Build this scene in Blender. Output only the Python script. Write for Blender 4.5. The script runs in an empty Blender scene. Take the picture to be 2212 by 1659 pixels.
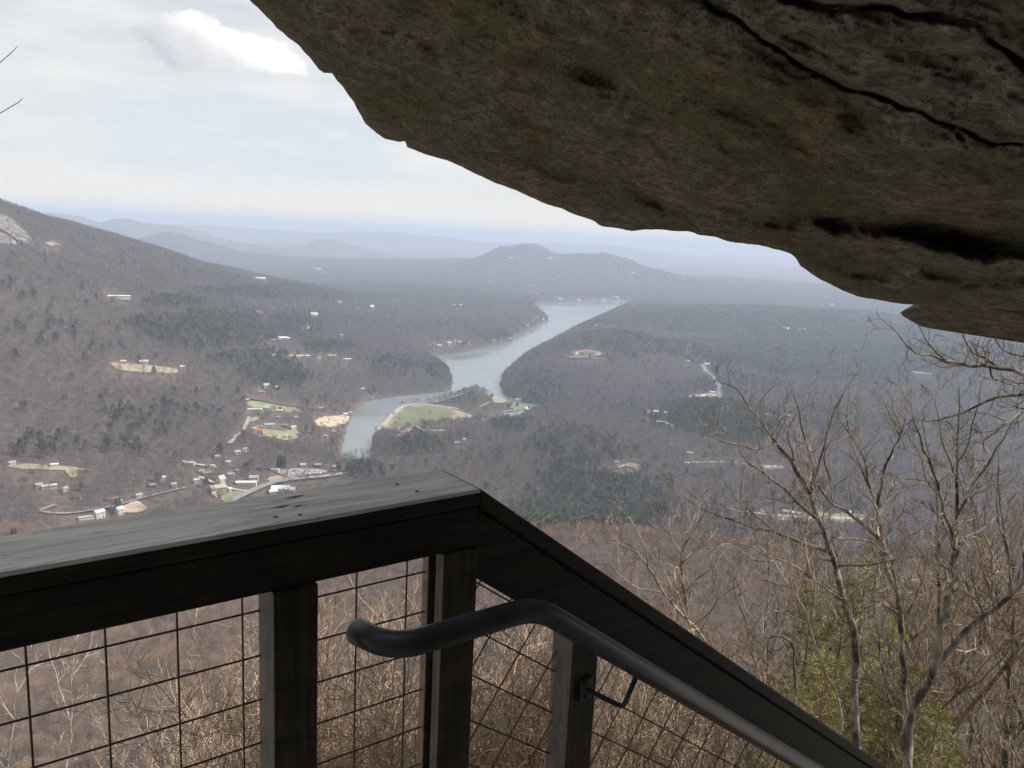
import bpy, math, random
import numpy as np
from mathutils import Vector, Matrix

rng = np.random.default_rng(7)
random.seed(7)
sc = bpy.context.scene
COL = sc.collection

# ------------------------------------------------------------------ camera, sky, sun, exposure
FPX = 804.0
PITCH, ROLL = math.radians(10.4), math.radians(2.8)
EYE = np.array([0.0, 0.0, 1.62])
_f = np.array([0, math.cos(PITCH), -math.sin(PITCH)])
_x = np.array([1.0, 0, 0]); _u = np.array([0, math.sin(PITCH), math.cos(PITCH)])
CR = _x*math.cos(ROLL) + _u*math.sin(ROLL)
CU = _u*math.cos(ROLL) - _x*math.sin(ROLL)
cam_d = bpy.data.cameras.new("camera"); cam = bpy.data.objects.new("camera", cam_d); COL.objects.link(cam)
cam_d.sensor_width = 36.0; cam_d.lens = 36.0*FPX/1024.0
cam_d.clip_start = 0.05; cam_d.clip_end = 300000.0
M = Matrix(((CR[0], CU[0], -_f[0], EYE[0]), (CR[1], CU[1], -_f[1], EYE[1]), (CR[2], CU[2], -_f[2], EYE[2]), (0, 0, 0, 1)))
cam.matrix_world = M
sc.camera = cam

SUN_AZ, SUN_EL = math.radians(76), math.radians(43)      # azimuth clockwise from +Y
sun_d = bpy.data.lights.new("sun", 'SUN'); sun_d.energy = 3.8; sun_d.angle = math.radians(0.6); sun_d.color = (1.0, 0.92, 0.80)
sun = bpy.data.objects.new("sun", sun_d); COL.objects.link(sun)
sv = Vector((math.sin(SUN_AZ)*math.cos(SUN_EL), math.cos(SUN_AZ)*math.cos(SUN_EL), math.sin(SUN_EL)))
sun.rotation_euler = sv.to_track_quat('Z', 'Y').to_euler()
sun.location = (30, -20, 60)
sc.view_settings.view_transform = 'Standard'; sc.view_settings.look = 'None'
sc.view_settings.gamma = 1.0; sc.view_settings.use_curve_mapping = False
sc.view_settings.exposure = 0.75
sc.cycles.use_denoising = True
sc.cycles.max_bounces = 6; sc.cycles.diffuse_bounces = 3; sc.cycles.glossy_bounces = 2
sc.cycles.volume_bounces = 1; sc.cycles.transparent_max_bounces = 4
sc.cycles.use_adaptive_sampling = False

W = WZ = -388.0                                          # lake level, metres below the platform

def pray(dx, dy):
    "ray through a point of the photograph (2212 px wide view of it)"
    a = (np.asarray(dx, float)*1024/2212-512)/FPX; b = (384-np.asarray(dy, float)*1024/2212)/FPX
    return _f + np.multiply.outer(a, CR) + np.multiply.outer(b, CU)
def project(P):
    v = np.asarray(P, float)-EYE
    z = np.maximum(v @ _f, 1e-3)
    return (v @ CR/z*FPX+512)*2212/1024, (384-v @ CU/z*FPX)*2212/1024
def at_depth(dx, dy, z):
    return EYE + pray(dx, dy)*z
def at_dist(dx, dy, D):
    v = pray(dx, dy); return EYE + v*(D/math.hypot(v[0], v[1]))
def on_z(dx, dy, z):
    v = pray(dx, dy); return EYE + v*((z-EYE[2])/v[2])

# ------------------------------------------------------------------ node helpers
def new_mat(name):
    m = bpy.data.materials.new(name); m.use_nodes = True
    nt = m.node_tree; nt.nodes.clear()
    out = nt.nodes.new('ShaderNodeOutputMaterial'); b = nt.nodes.new('ShaderNodeBsdfPrincipled')
    nt.links.new(b.outputs[0], out.inputs[0])
    return m, nt, b, out
def N(nt, t, **k):
    n = nt.nodes.new(t)
    for a, v in k.items(): setattr(n, a, v)
    return n
def ramp(nt, fac, stops, interp='LINEAR'):
    r = nt.nodes.new('ShaderNodeValToRGB'); r.color_ramp.interpolation = interp
    e = r.color_ramp.elements
    while len(e) < len(stops): e.new(0.5)
    for k, (p, c) in enumerate(stops):
        e[k].position = p; e[k].color = (*c, 1) if len(c) == 3 else c
    nt.links.new(fac, r.inputs[0]); return r.outputs[0]
def math_n(nt, op, a, b=None, c=None, clamp=False):
    n = nt.nodes.new('ShaderNodeMath'); n.operation = op; n.use_clamp = clamp
    for i, v in enumerate((a, b, c)):
        if v is None: continue
        if isinstance(v, (int, float)): n.inputs[i].default_value = v
        else: nt.links.new(v, n.inputs[i])
    return n.outputs[0]
def mix_c(nt, fac, a, b, mode='MIX'):
    n = nt.nodes.new('ShaderNodeMix'); n.data_type = 'RGBA'; n.blend_type = mode
    for s, v in ((0, fac), (6, a), (7, b)):
        if isinstance(v, (int, float)): n.inputs[s].default_value = v
        elif isinstance(v, tuple): n.inputs[s].default_value = (*v, 1)
        else: nt.links.new(v, n.inputs[s])
    return n.outputs[2]
def noise(nt, vec, scale, detail=4, rough=0.55, dist=0.0):
    n = nt.nodes.new('ShaderNodeTexNoise'); n.inputs['Scale'].default_value = scale
    n.inputs['Detail'].default_value = detail; n.inputs['Roughness'].default_value = rough; n.inputs['Distortion'].default_value = dist
    if vec is not None: nt.links.new(vec, n.inputs['Vector'])
    return n.outputs[0]
def mapping(nt, vec, scale=(1, 1, 1), rot=(0, 0, 0), loc=(0, 0, 0)):
    n = nt.nodes.new('ShaderNodeMapping'); n.inputs['Scale'].default_value = scale
    n.inputs['Rotation'].default_value = rot; n.inputs['Location'].default_value = loc
    nt.links.new(vec, n.inputs[0]); return n.outputs[0]
def obj_co(nt): return nt.nodes.new('ShaderNodeTexCoord').outputs['Object']
def bump(nt, b, h, strength, dist):
    n = nt.nodes.new('ShaderNodeBump'); n.inputs['Strength'].default_value = strength; n.inputs['Distance'].default_value = dist
    nt.links.new(h, n.inputs['Height']); nt.links.new(n.outputs[0], b.inputs['Normal'])
def simple(name, col, rough=0.8, var=0.15, scale=0.3, metal=0.0):
    m, nt, b, o = new_mat(name)
    f = noise(nt, obj_co(nt), scale, 3)
    c = ramp(nt, f, [(0.3, tuple(v*(1-var) for v in col)), (0.7, tuple(min(1, v*(1+var)) for v in col))])
    nt.links.new(c, b.inputs['Base Color']); b.inputs['Roughness'].default_value = rough; b.inputs['Metallic'].default_value = metal
    return m

# ------------------------------------------------------------------ world: hazy bright sky with thin cloud
def build_world():
    w = bpy.data.worlds.new("World"); sc.world = w; w.use_nodes = True
    nt = w.node_tree; nt.nodes.clear()
    out = N(nt, 'ShaderNodeOutputWorld'); bg = N(nt, 'ShaderNodeBackground')
    sky = N(nt, 'ShaderNodeTexSky'); sky.sky_type = 'NISHITA'; sky.sun_disc = False
    sky.sun_elevation = SUN_EL; sky.sun_rotation = SUN_AZ; sky.altitude = 700
    sky.air_density = 1.0; sky.dust_density = 2.5; sky.ozone_density = 1.0
    bg.inputs[1].default_value = 0.10
    tc = N(nt, 'ShaderNodeTexCoord'); vec = tc.outputs['Generated']
    sep = N(nt, 'ShaderNodeSeparateXYZ'); nt.links.new(vec, sep.inputs[0])
    az = math_n(nt, 'ARCTAN2', sep.outputs[0], sep.outputs[1]); el = math_n(nt, 'ARCSINE', sep.outputs[2])
    # thin high veil
    pv = mapping(nt, vec, (2.2, 2.2, 9.0))
    n1 = noise(nt, pv, 1.6, 6, 0.6, 0.6)
    lft = math_n(nt, 'MULTIPLY_ADD', az, -0.5, 0.03)          # more cloud toward the north (left)
    up = math_n(nt, 'MULTIPLY', el, 0.30)
    veil = math_n(nt, 'ADD', math_n(nt, 'ADD', n1, lft), up)
    vm = ramp(nt, veil, [(0.42, (0.32,)*3), (0.62, (0.93,)*3)])
    n2 = noise(nt, mapping(nt, vec, (3, 3, 14), loc=(3, 1, 2)), 2.2, 6, 0.6)
    vc = ramp(nt, n2, [(0.30, (4.0, 4.2, 4.5)), (0.65, (5.3, 5.3, 5.25))])
    col = mix_c(nt, vm, sky.outputs[0], vc)
    dn = noise(nt, mapping(nt, vec, (24, 24, 34)), 1.0, 7, 0.60)
    dn2 = noise(nt, mapping(nt, vec, (26, 26, 34), loc=(7, 7, 7)), 1.0, 6, 0.62)
    def blob(px, py, wx, wy, soft=0.9, amt=1.0, tilt=0.0):
        v = pray(px, py); v = v/np.linalg.norm(v)
        a0, e0 = math.atan2(v[0], v[1]), math.asin(v[2])
        k = 1/1737.0
        da = math_n(nt, 'MULTIPLY', math_n(nt, 'SUBTRACT', az, a0), 1/(wx*k)); de0 = math_n(nt, 'MULTIPLY', math_n(nt, 'SUBTRACT', el, e0), 1/(wy*k))
        de = math_n(nt, 'MULTIPLY_ADD', da, tilt, de0)
        r2 = math_n(nt, 'ADD', math_n(nt, 'MULTIPLY', da, da), math_n(nt, 'MULTIPLY', de, de))
        e = math_n(nt, 'MULTIPLY_ADD', math_n(nt, 'SUBTRACT', dn, 0.5), 2.6*soft, math_n(nt, 'SUBTRACT', 1.0, r2))
        return math_n(nt, 'MULTIPLY', ramp(nt, e, [(0.0, (0,)*3), (0.55*soft, (1,)*3)]), amt), da, de
    bl, _a, _b = blob(520, 320, 330, 105, 0.9, 0.75)
    col = mix_c(nt, bl, col, (3.75, 4.55, 5.15))
    # low band of small cloud near the horizon
    n3 = noise(nt, mapping(nt, vec, (9, 9, 42), loc=(1.3, 4, 0)), 2.0, 5, 0.6)
    band = math_n(nt, 'MULTIPLY', ramp(nt, el, [(0.02, (0,)*3), (0.05, (1,)*3), (0.10, (1,)*3), (0.17, (0,)*3)]), ramp(nt, n3, [(0.50, (0,)*3), (0.70, (0.45,)*3)]))
    col = mix_c(nt, band, col, (5.5, 5.4, 5.3))
    # the bright cumulus up left, and three scraps
    m1, da, de = blob(405, 92, 100, 52, 1.0, 0.9)
    m2, d2, e2 = blob(520, 108, 130, 36, 1.0, 1.0, 0.38)
    mm = math_n(nt, 'MAXIMUM', m1, m2)
    lit = math_n(nt, 'ADD', math_n(nt, 'MULTIPLY_ADD', da, 0.30, 0.32), math_n(nt, 'ADD', math_n(nt, 'MULTIPLY', de, 0.33), math_n(nt, 'MULTIPLY_ADD', dn2, 0.7, -0.32)))
    cc = ramp(nt, lit, [(0.05, (3.5, 3.6, 3.9)), (0.38, (4.9, 4.95, 5.05)), (0.75, (7.4, 7.4, 7.3))])
    col = mix_c(nt, mm, col, cc)
    for (px, py, wx, wy, am) in ((735, 288, 24, 9, 0.25), (845, 322, 24, 9, 0.45), (905, 345, 50, 7, 0.4), (500, 415, 130, 14, 0.35), (200, 385, 60, 12, 0.25)):
        mk, _, _ = blob(px, py, wx, wy, 0.9, am)
        col = mix_c(nt, mk, col, (5.6, 5.55, 5.4))
    hor = ramp(nt, el, [(-0.02, (.85,)*3), (0.10, (.35,)*3), (0.22, (0,)*3)])
    col = mix_c(nt, hor, col, (5.1, 5.15, 5.1))
    low = ramp(nt, el, [(0.0, (1,)*3), (0.02, (.8,)*3), (0.06, (0,)*3)])
    col = mix_c(nt, low, col, (6.2, 5.7, 4.9))
    nt.links.new(col, bg.inputs[0]); nt.links.new(bg.outputs[0], out.inputs[0])
build_world()

# ------------------------------------------------------------------ mesh helpers
def tag(o, label=None, cat=None, group=None, kind=None):
    if label: o['label'] = label
    if cat: o['category'] = cat
    if group: o['group'] = group
    if kind: o['kind'] = kind
    return o
def link(o, parent=None):
    COL.objects.link(o)
    if parent is not None: o.parent = parent
    return o
def empty(name, loc=(0, 0, 0), rz=0.0):
    o = bpy.data.objects.new(name, None); o.location = loc; o.rotation_euler = (0, 0, rz); o.empty_display_size = 0.2
    return link(o)
def mesh_np(name, V, F, mats, smooth=False, midx=None):
    "V (n,3), F (m,k) all the same k"
    V = np.asarray(V, np.float32); F = np.asarray(F, np.int32)
    me = bpy.data.meshes.new(name); k = F.shape[1]
    me.vertices.add(len(V)); me.vertices.foreach_set('co', V.ravel())
    me.loops.add(F.size); me.loops.foreach_set('vertex_index', F.ravel())
    me.polygons.add(len(F)); me.polygons.foreach_set('loop_start', np.arange(len(F), dtype=np.int32)*k)
    if smooth: me.polygons.foreach_set('use_smooth', np.ones(len(F), bool))
    for m in (mats if isinstance(mats, (list, tuple)) else [mats]): me.materials.append(m)
    if midx is not None: me.polygons.foreach_set('material_index', np.asarray(midx, np.int32))
    me.update(calc_edges=True); me.validate()
    return me
class MB:
    def __init__(s): s.v = []; s.f = []; s.sm = False
    def add(s, V, F):
        o = len(s.v); s.v.extend(tuple(map(float, p)) for p in V); s.f.extend(tuple(o+i for i in q) for q in F)
    def box(s, c, d, R=None, bev=0.0):
        c = np.array(c, float); h = np.array(d, float)/2
        if bev <= 0:
            V = [c + (np.array([sx, sy, sz])*h if R is None else R @ (np.array([sx, sy, sz])*h)) for sx in (-1, 1) for sy in (-1, 1) for sz in (-1, 1)]
            s.add(V, [(0, 1, 3, 2), (4, 6, 7, 5), (0, 4, 5, 1), (2, 3, 7, 6), (0, 2, 6, 4), (1, 5, 7, 3)])
        else:
            import bmesh
            bm = bmesh.new(); bmesh.ops.create_cube(bm, size=1.0)
            for v in bm.verts: v.co = Vector((v.co.x*d[0], v.co.y*d[1], v.co.z*d[2]))
            bmesh.ops.bevel(bm, geom=list(bm.edges), offset=bev, segments=2, profile=0.6, affect='EDGES')
            bm.verts.index_update()
            V = [np.array(v.co) for v in bm.verts]
            V = [c + (p if R is None else R @ p) for p in V]
            s.add(V, [tuple(v.index for v in f.verts) for f in bm.faces]); bm.free()
    def tube(s, P, r, n=6, cap=True):
        P = np.asarray(P, float); r = np.broadcast_to(np.asarray(r, float), (len(P),))
        T = np.gradient(P, axis=0); T /= np.maximum(np.linalg.norm(T, axis=1, keepdims=True), 1e-9)
        up = np.array([0, 0, 1.0]) if abs(T[0][2]) < 0.9 else np.array([1.0, 0, 0])
        a = np.cross(T[0], up); a /= np.linalg.norm(a)
        o = len(s.v); ang = np.arange(n)*2*math.pi/n
        for i in range(len(P)):
            a = a - T[i]*np.dot(a, T[i]); a /= max(np.linalg.norm(a), 1e-9); b = np.cross(T[i], a)
            ring = P[i] + r[i]*(np.outer(np.cos(ang), a)+np.outer(np.sin(ang), b))
            s.v.extend(map(tuple, ring.tolist()))
        for i in range(len(P)-1):
            for j in range(n):
                k = (j+1) % n
                s.f.append((o+i*n+j, o+i*n+k, o+(i+1)*n+k, o+(i+1)*n+j))
        if cap:
            s.f.append(tuple(o+j for j in range(n))[::-1]); e = o+(len(P)-1)*n
            s.f.append(tuple(e+j for j in range(n)))
    def prism(s, poly, z0, z1):
        n = len(poly)
        V = [(p[0], p[1], z0) for p in poly]+[(p[0], p[1], z1) for p in poly]
        s.add(V, [tuple(range(n))[::-1], tuple(range(n, 2*n))]+[(i, (i+1) % n, n+(i+1) % n, n+i) for i in range(n)])
    def mesh(s, name, mat):
        me = bpy.data.meshes.new(name); me.from_pydata(s.v, [], s.f); me.materials.append(mat)
        if s.sm: me.polygons.foreach_set('use_smooth', np.ones(len(me.polygons), bool))
        me.update(); return me
    def build(s, name, mat, parent=None):
        return link(bpy.data.objects.new(name, s.mesh(name, mat)), parent)

# value noise on numpy arrays
_tab = rng.random((256, 256))
def vnoise(x, y):
    xi = np.floor(x).astype(int); yi = np.floor(y).astype(int); fx = x-xi; fy = y-yi
    fx = fx*fx*(3-2*fx); fy = fy*fy*(3-2*fy)
    g = lambda i, j: _tab[i & 255, j & 255]
    return (g(xi, yi)*(1-fx)+g(xi+1, yi)*fx)*(1-fy)+(g(xi, yi+1)*(1-fx)+g(xi+1, yi+1)*fx)*fy
def fbm(x, y, o=4, g=0.5):
    s = 0; a = 1; t = 0
    for k in range(o):
        s = s + a*(vnoise(x*2**k+17.3*k, y*2**k+5.1*k)-0.5)*2; t += a; a *= g
    return s/t
def sstep(a, b, x):
    t = np.clip((x-a)/(b-a), 0, 1); return t*t*(3-2*t)

# ------------------------------------------------------------------ terrain
LAKE_PX = [(945,768),(1000,763),(1060,751),(1100,739),(1140,715),(1187,692),(1168,674),(1150,657),(1250,652),(1345,647),(1366,655),(1340,665),(1300,685),(1228,718),(1200,734),(1130,772),
           (1084,812),(1077,832),(1092,856),(1130,870),(1172,876),(1215,882),(1212,896),(1158,893),(1140,880),(1112,872),(1095,866),(1072,860),(1030,853),(990,856),(960,866),(920,872),(880,874),(856,884),(832,903),(806,936),(799,975),(797,1014),(722,1020),
           (740,972),(752,922),(765,892),(790,868),(850,858),(905,852),(955,848),(974,843),(980,826),(972,803),(952,787),(925,776)]
LAKE = np.array([on_z(x, y, WZ)[:2] for x, y in LAKE_PX])
INLET = np.array([on_z(x, y, WZ)[:2] for x, y in [(1030,912),(1062,899),(1090,892),(1128,886),(1150,892),(1120,908),(1095,925),(1050,925)]])
def sdf(poly, x, y):
    "signed distance, negative inside"
    d = np.full(x.shape, 1e12); ins = np.zeros(x.shape, bool)
    for i in range(len(poly)):
        ax, ay = poly[i]; bx, by = poly[(i+1) % len(poly)]
        ex, ey = bx-ax, by-ay; wx, wy = x-ax, y-ay
        t = np.clip((wx*ex+wy*ey)/(ex*ex+ey*ey+1e-9), 0, 1)
        d = np.minimum(d, (wx-ex*t)**2+(wy-ey*t)**2)
        c = ((ay > y) != (by > y)) & (x < (bx-ax)*(y-ay)/((by-ay) if by != ay else 1e-9)+ax)
        ins ^= c
    d = np.sqrt(d); return np.where(ins, -d, d)
def crest(pts):      # (px, py, horizontal distance)
    return np.array([at_dist(x, y, D) for x, y, D in pts])
RIDGES = [
    (crest([(-700,330,2000),(-350,370,2300),(-150,415,2600),(0,449,2850),(60,467,2950),(100,480,3050),(150,505,3150),(200,526,3250),(300,556,3450),(400,584,3650),(470,608,3850),(560,636,4100)]), 760, 1.8),
    (crest([(420,600,4600),(520,610,4700),(650,622,4800),(800,632,4900),(900,640,4900),(1020,652,4900),(1110,668,4800)]), 420, 2.0),
    (crest([(1030,570,7500),(1060,553,7500),(1095,534,7500),(1130,527,7500),(1165,534,7500),(1210,550,7500),(1300,550,7500),(1345,560,7500),(1400,580,7500),(1470,602,7500)]), 360, 1.7),
    (crest([(560,572,8200),(700,574,8200),(740,566,8200),(830,562,8300),(930,564,8300),(1010,562,8300),(1060,566,8200)]), 700, 1.8),
    (crest([(-200,480,11500),(60,480,11400),(110,457,11300),(150,462,11300),(205,485,11300),(265,473,11300),(330,483,11300),(370,486,11300),(430,507,11000),(520,525,10800)]), 780, 1.6),
    (crest([(150,530,8300),(230,508,8300),(300,519,8300),(365,506,8300),(430,524,8300),(500,544,8200),(600,564,8100)]), 480, 1.8),
    (crest([(300,492,18500),(420,484,18500),(560,494,18500),(700,505,18000),(760,501,18000),(860,502,18000),(940,512,18000),(1040,523,18000),(1300,528,18000)]), 1700, 1.8),
    (crest([(660,528,11500),(710,516,11500),(760,530,11500)]), 420, 1.8),
    (crest([(1370,672,4000),(1430,668,4200),(1500,668,4200),(1600,666,4250),(1700,668,4300),(1850,676,4300),(1950,690,4200),(2100,698,4200),(2300,690,4200),(2600,640,4200)]), 560, 1.8),
    (crest([(1560,760,3300),(1700,745,3300),(1900,752,3200),(2300,760,3000)]), 330, 1.8),
    (crest([(1220,745,2450),(1270,727,2480),(1330,722,2550),(1420,738,2650),(1500,765,2650)]), 235, 2.4),
    (crest([(1440,895,1720),(1490,878,1740),(1540,871,1760),(1600,878,1740),(1650,893,1740)]), 105, 2.0),
    (crest([(250,640,2900),(330,632,3000),(420,650,3000)]), 330, 2.0),
    (crest([(1180,985,1250),(1280,955,1400),(1400,950,1500)]), 150, 2.0),
]
PARK = np.array([on_z(x, y, WZ+3)[:2] for x, y in [(800,935),(860,870),(1000,872),(1100,866),(1160,880),(1080,905),(1000,930),(900,950)]])
def near_profile(r, az):
    left = sstep(math.radians(4), math.radians(-14), az)
    rs = [0, 3, 12, 45, 60, 130, 340, 560, 750, 950, 1200, 1600]
    a = np.interp(r, rs, [-1.5, -2.6, -10.5, -40, -90, -200, -243, -262, -281, -348, -378, -382])
    b = np.interp(r, rs, [-1.5, -2.6, -10.5, -40, -90, -205, -252, -292, -330, -372, -381, -382])
    return a*(1-left)+b*left
def Hgt(x, y, detail=True):
    x = np.asarray(x, float); y = np.asarray(y, float)
    r = np.hypot(x, y); az = np.arctan2(x, y)
    amp = np.interp(r, [0, 900, 1400, 4500, 9000, 30000], [0, 0, 6, 20, 34, 60])
    base = np.interp(r, [0, 5000, 9000, 30000, 90000], [-382, -380, -365, -365, -365])
    h = base + amp*(fbm(x/520.0, y/520.0, 4)*1.0+0.25)
    h = h + np.interp(r, [0, 6000, 12000, 40000], [0, 0, 30, 60])*fbm(x/2600.0+9, y/2600.0, 3)
    for P, w, pw in RIDGES:
        best = np.full(x.shape, -1e9)
        for i in range(len(P)-1):
            ax, ay, azz = P[i]; bx, by, bz = P[i+1]
            ex, ey = bx-ax, by-ay
            t = np.clip(((x-ax)*ex+(y-ay)*ey)/(ex*ex+ey*ey), 0, 1)
            d = np.hypot(x-ax-ex*t, y-ay-ey*t)
            top = np.minimum(azz+(bz-azz)*t, 84.0)
            best = np.maximum(best, (top-(base+4))*np.exp(-(d/w)**pw))
        best = np.maximum(best, 0)
        rough = 1+0.10*fbm(x/(w*0.45), y/(w*0.45), 4)*np.clip(best/60, 0, 1)
        h = np.maximum(h, base+2+best*rough) + 0.12*np.minimum(best, 60)*0
    near = near_profile(r, az) + np.interp(r, [0, 30, 130, 500, 1200], [0, .4, 6, 9, 0])*fbm(x/70.0, y/70.0, 3)
    h = np.maximum(h, near)
    h = np.where(r < 900, near, h)
    m = (r > 950) & (r < 5600)
    if m.any():
        xs, ys = x[m], y[m]
        d = np.minimum(sdf(LAKE, xs, ys), sdf(INLET, xs, ys))
        hh = h[m]
        hh = np.where(d <= 0, WZ-4+np.maximum(d, -8)*0.3, np.minimum(hh, WZ+0.6+0.5*d))
        dp = sdf(PARK, xs, ys); k = sstep(60, 0, dp)
        hh = np.where(d > 0, hh*(1-k)+np.minimum(WZ+3.0, WZ+0.6+0.5*d)*k, hh)
        h = h.copy(); h[m] = hh
    return h
_ts = np.concatenate([np.linspace(250, 1500, 900), np.geomspace(1503, 90000, 1600)])
def at(px, py):
    "the place on the ground seen at this point of the photograph"
    v = pray(px, py); k = 1/math.hypot(v[0], v[1])
    P = EYE + np.outer(_ts*k, v)
    g = P[:, 2]-Hgt(P[:, 0], P[:, 1])
    i = np.argmax(g < 0)
    if g[i] >= 0: i = len(_ts)-1
    if i > 0:
        t = g[i-1]/(g[i-1]-g[i]+1e-9); q = P[i-1]*(1-t)+P[i]*t
    else: q = P[i]
    return q

NR, NA = 980, 860
rr = np.geomspace(2.0, 92000, NR); aa = np.linspace(math.radians(-58), math.radians(58), NA)
RRg, AAg = np.meshgrid(rr, aa, indexing='ij')
TX, TY = RRg*np.sin(AAg), RRg*np.cos(AAg)
TZ = Hgt(TX.ravel(), TY.ravel()).reshape(TX.shape)
far = sstep(4800, 7500, RRg)
TZ = TZ + far*4.0*(rng.random(TZ.shape)-0.3)*np.interp(RRg, [5000, 9000, 30000], [0.6, 1.6, 4]) * (TZ > WZ+2)
def grid_faces(nr, na):
    i, j = np.meshgrid(np.arange(nr-1), np.arange(na-1), indexing='ij'); a = (i*na+j).ravel()
    return np.stack([a, a+1, a+na+1, a+na], 1)[:, ::-1]
def mat_ground():
    m, nt, b, o = new_mat("forest_floor")
    co = obj_co(nt)
    n1 = noise(nt, co, 0.0035, 6, 0.6); n2 = noise(nt, co, 0.06, 5, 0.65); n3 = noise(nt, co, 0.0009, 4, 0.5)
    c1 = ramp(nt, n2, [(0.3, (0.055, 0.045, 0.040)), (0.55, (0.115, 0.088, 0.072)), (0.8, (0.17, 0.13, 0.10))])
    c2 = ramp(nt, n1, [(0.38, (0.085, 0.072, 0.066)), (0.55, (0.13, 0.098, 0.078)), (0.66, (0.060, 0.070, 0.048))])
    c = mix_c(nt, 0.5, c1, c2)
    c = mix_c(nt, ramp(nt, n3, [(0.52, (0,)*3), (0.62, (0.55,)*3)]), c, (0.045, 0.055, 0.040))
    geo = N(nt, 'ShaderNodeNewGeometry'); sp = N(nt, 'ShaderNodeSeparateXYZ'); nt.links.new(geo.outputs['Normal'], sp.inputs[0])
    nt.links.new(c, b.inputs['Base Color']); b.inputs['Roughness'].default_value = 0.95; b.inputs['Specular IOR Level'].default_value = 0.1
    bump(nt, b, n2, 0.7, 3.0)
    return m
me = mesh_np("ground", np.stack([TX.ravel(), TY.ravel(), TZ.ravel()], 1), grid_faces(NR, NA), mat_ground(), smooth=True)
tag(link(bpy.data.objects.new("ground", me)), kind='structure')

# lake
def mat_water():
    m, nt, b, o = new_mat("lake_water")
    co = obj_co(nt)
    n = noise(nt, mapping(nt, co, (0.05, 0.16, 0.1)), 1.0, 4, 0.6); n2 = noise(nt, mapping(nt, co, (0.0022, 0.008, 0.1)), 1.0, 4, 0.6)
    c = ramp(nt, n2, [(0.35, (0.15, 0.18, 0.185)), (0.65, (0.20, 0.225, 0.23))])
    nt.links.new(c, b.inputs['Base Color']); nt.links.new(ramp(nt, n2, [(0.4, (0.06,)*3), (0.6, (0.20,)*3)]), b.inputs['Roughness'])
    b.inputs['IOR'].default_value = 1.33
    bump(nt, b, n, 0.35, 0.6)
    return m
lx0, ly0 = LAKE.min(0)-60; lx1, ly1 = LAKE.max(0)+60
nx, ny = 24, 60
gx, gy = np.meshgrid(np.linspace(lx0, lx1, nx), np.linspace(ly0, ly1, ny), indexing='ij')
me = mesh_np("lake_water", np.stack([gx.ravel(), gy.ravel(), np.full(gx.size, WZ)], 1), grid_faces(nx, ny)[:, ::-1], mat_water(), smooth=True)
tag(link(bpy.data.objects.new("lake_water", me)), kind='structure')

# ------------------------------------------------------------------ clearings, roads, sand (draped sheets)
GX0, GX1, GY0, GY1, CS = -4200.0, 4600.0, 300.0, 6600.0, 4.0
mgx, mgy = int((GX1-GX0)/CS), int((GY1-GY0)/CS)
CLEAR = np.zeros((mgx, mgy), np.int8)
def paint(poly, grow=2.0, shade=45.0):
    "keep trees off this outline and off the strip in front of it that would hide it"
    poly = np.asarray(poly, float); c = poly.mean(0); d = c/np.hypot(*c)
    for s in np.arange(0, shade+1, 6.0):
        q = poly-d*s
        i0 = max(int((q[:, 0].min()-grow-GX0)/CS), 0); i1 = min(int((q[:, 0].max()+grow-GX0)/CS)+2, mgx)
        j0 = max(int((q[:, 1].min()-grow-GY0)/CS), 0); j1 = min(int((q[:, 1].max()+grow-GY0)/CS)+2, mgy)
        if i1 <= i0 or j1 <= j0: continue
        X, Y = np.meshgrid(GX0+(np.arange(i0, i1)+.5)*CS, GY0+(np.arange(j0, j1)+.5)*CS, indexing='ij')
        g_ = sdf(q, X, Y)+3.5*fbm(X/23.0, Y/23.0, 2) < grow; CLEAR[i0:i1, j0:j1] = np.maximum(CLEAR[i0:i1, j0:j1], g_*(2 if s == 0 else 1))
def is_clear(x, y):
    i = np.clip(((x-GX0)/CS).astype(int), 0, mgx-1); j = np.clip(((y-GY0)/CS).astype(int), 0, mgy-1)
    v = CLEAR[i, j]*((x > GX0) & (x < GX1) & (y > GY0) & (y < GY1))
    return ((v == 2) & (rng.random(x.size) > .04)) | ((v == 1) & (rng.random(x.size) > .38))
def smooth_poly(P, it=2):
    P = np.asarray(P, float)
    for _ in range(it):
        Q = np.roll(P, -1, 0); P = np.stack([0.75*P+0.25*Q, 0.25*P+0.75*Q], 1).reshape(-1, 2)
    return P
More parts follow.
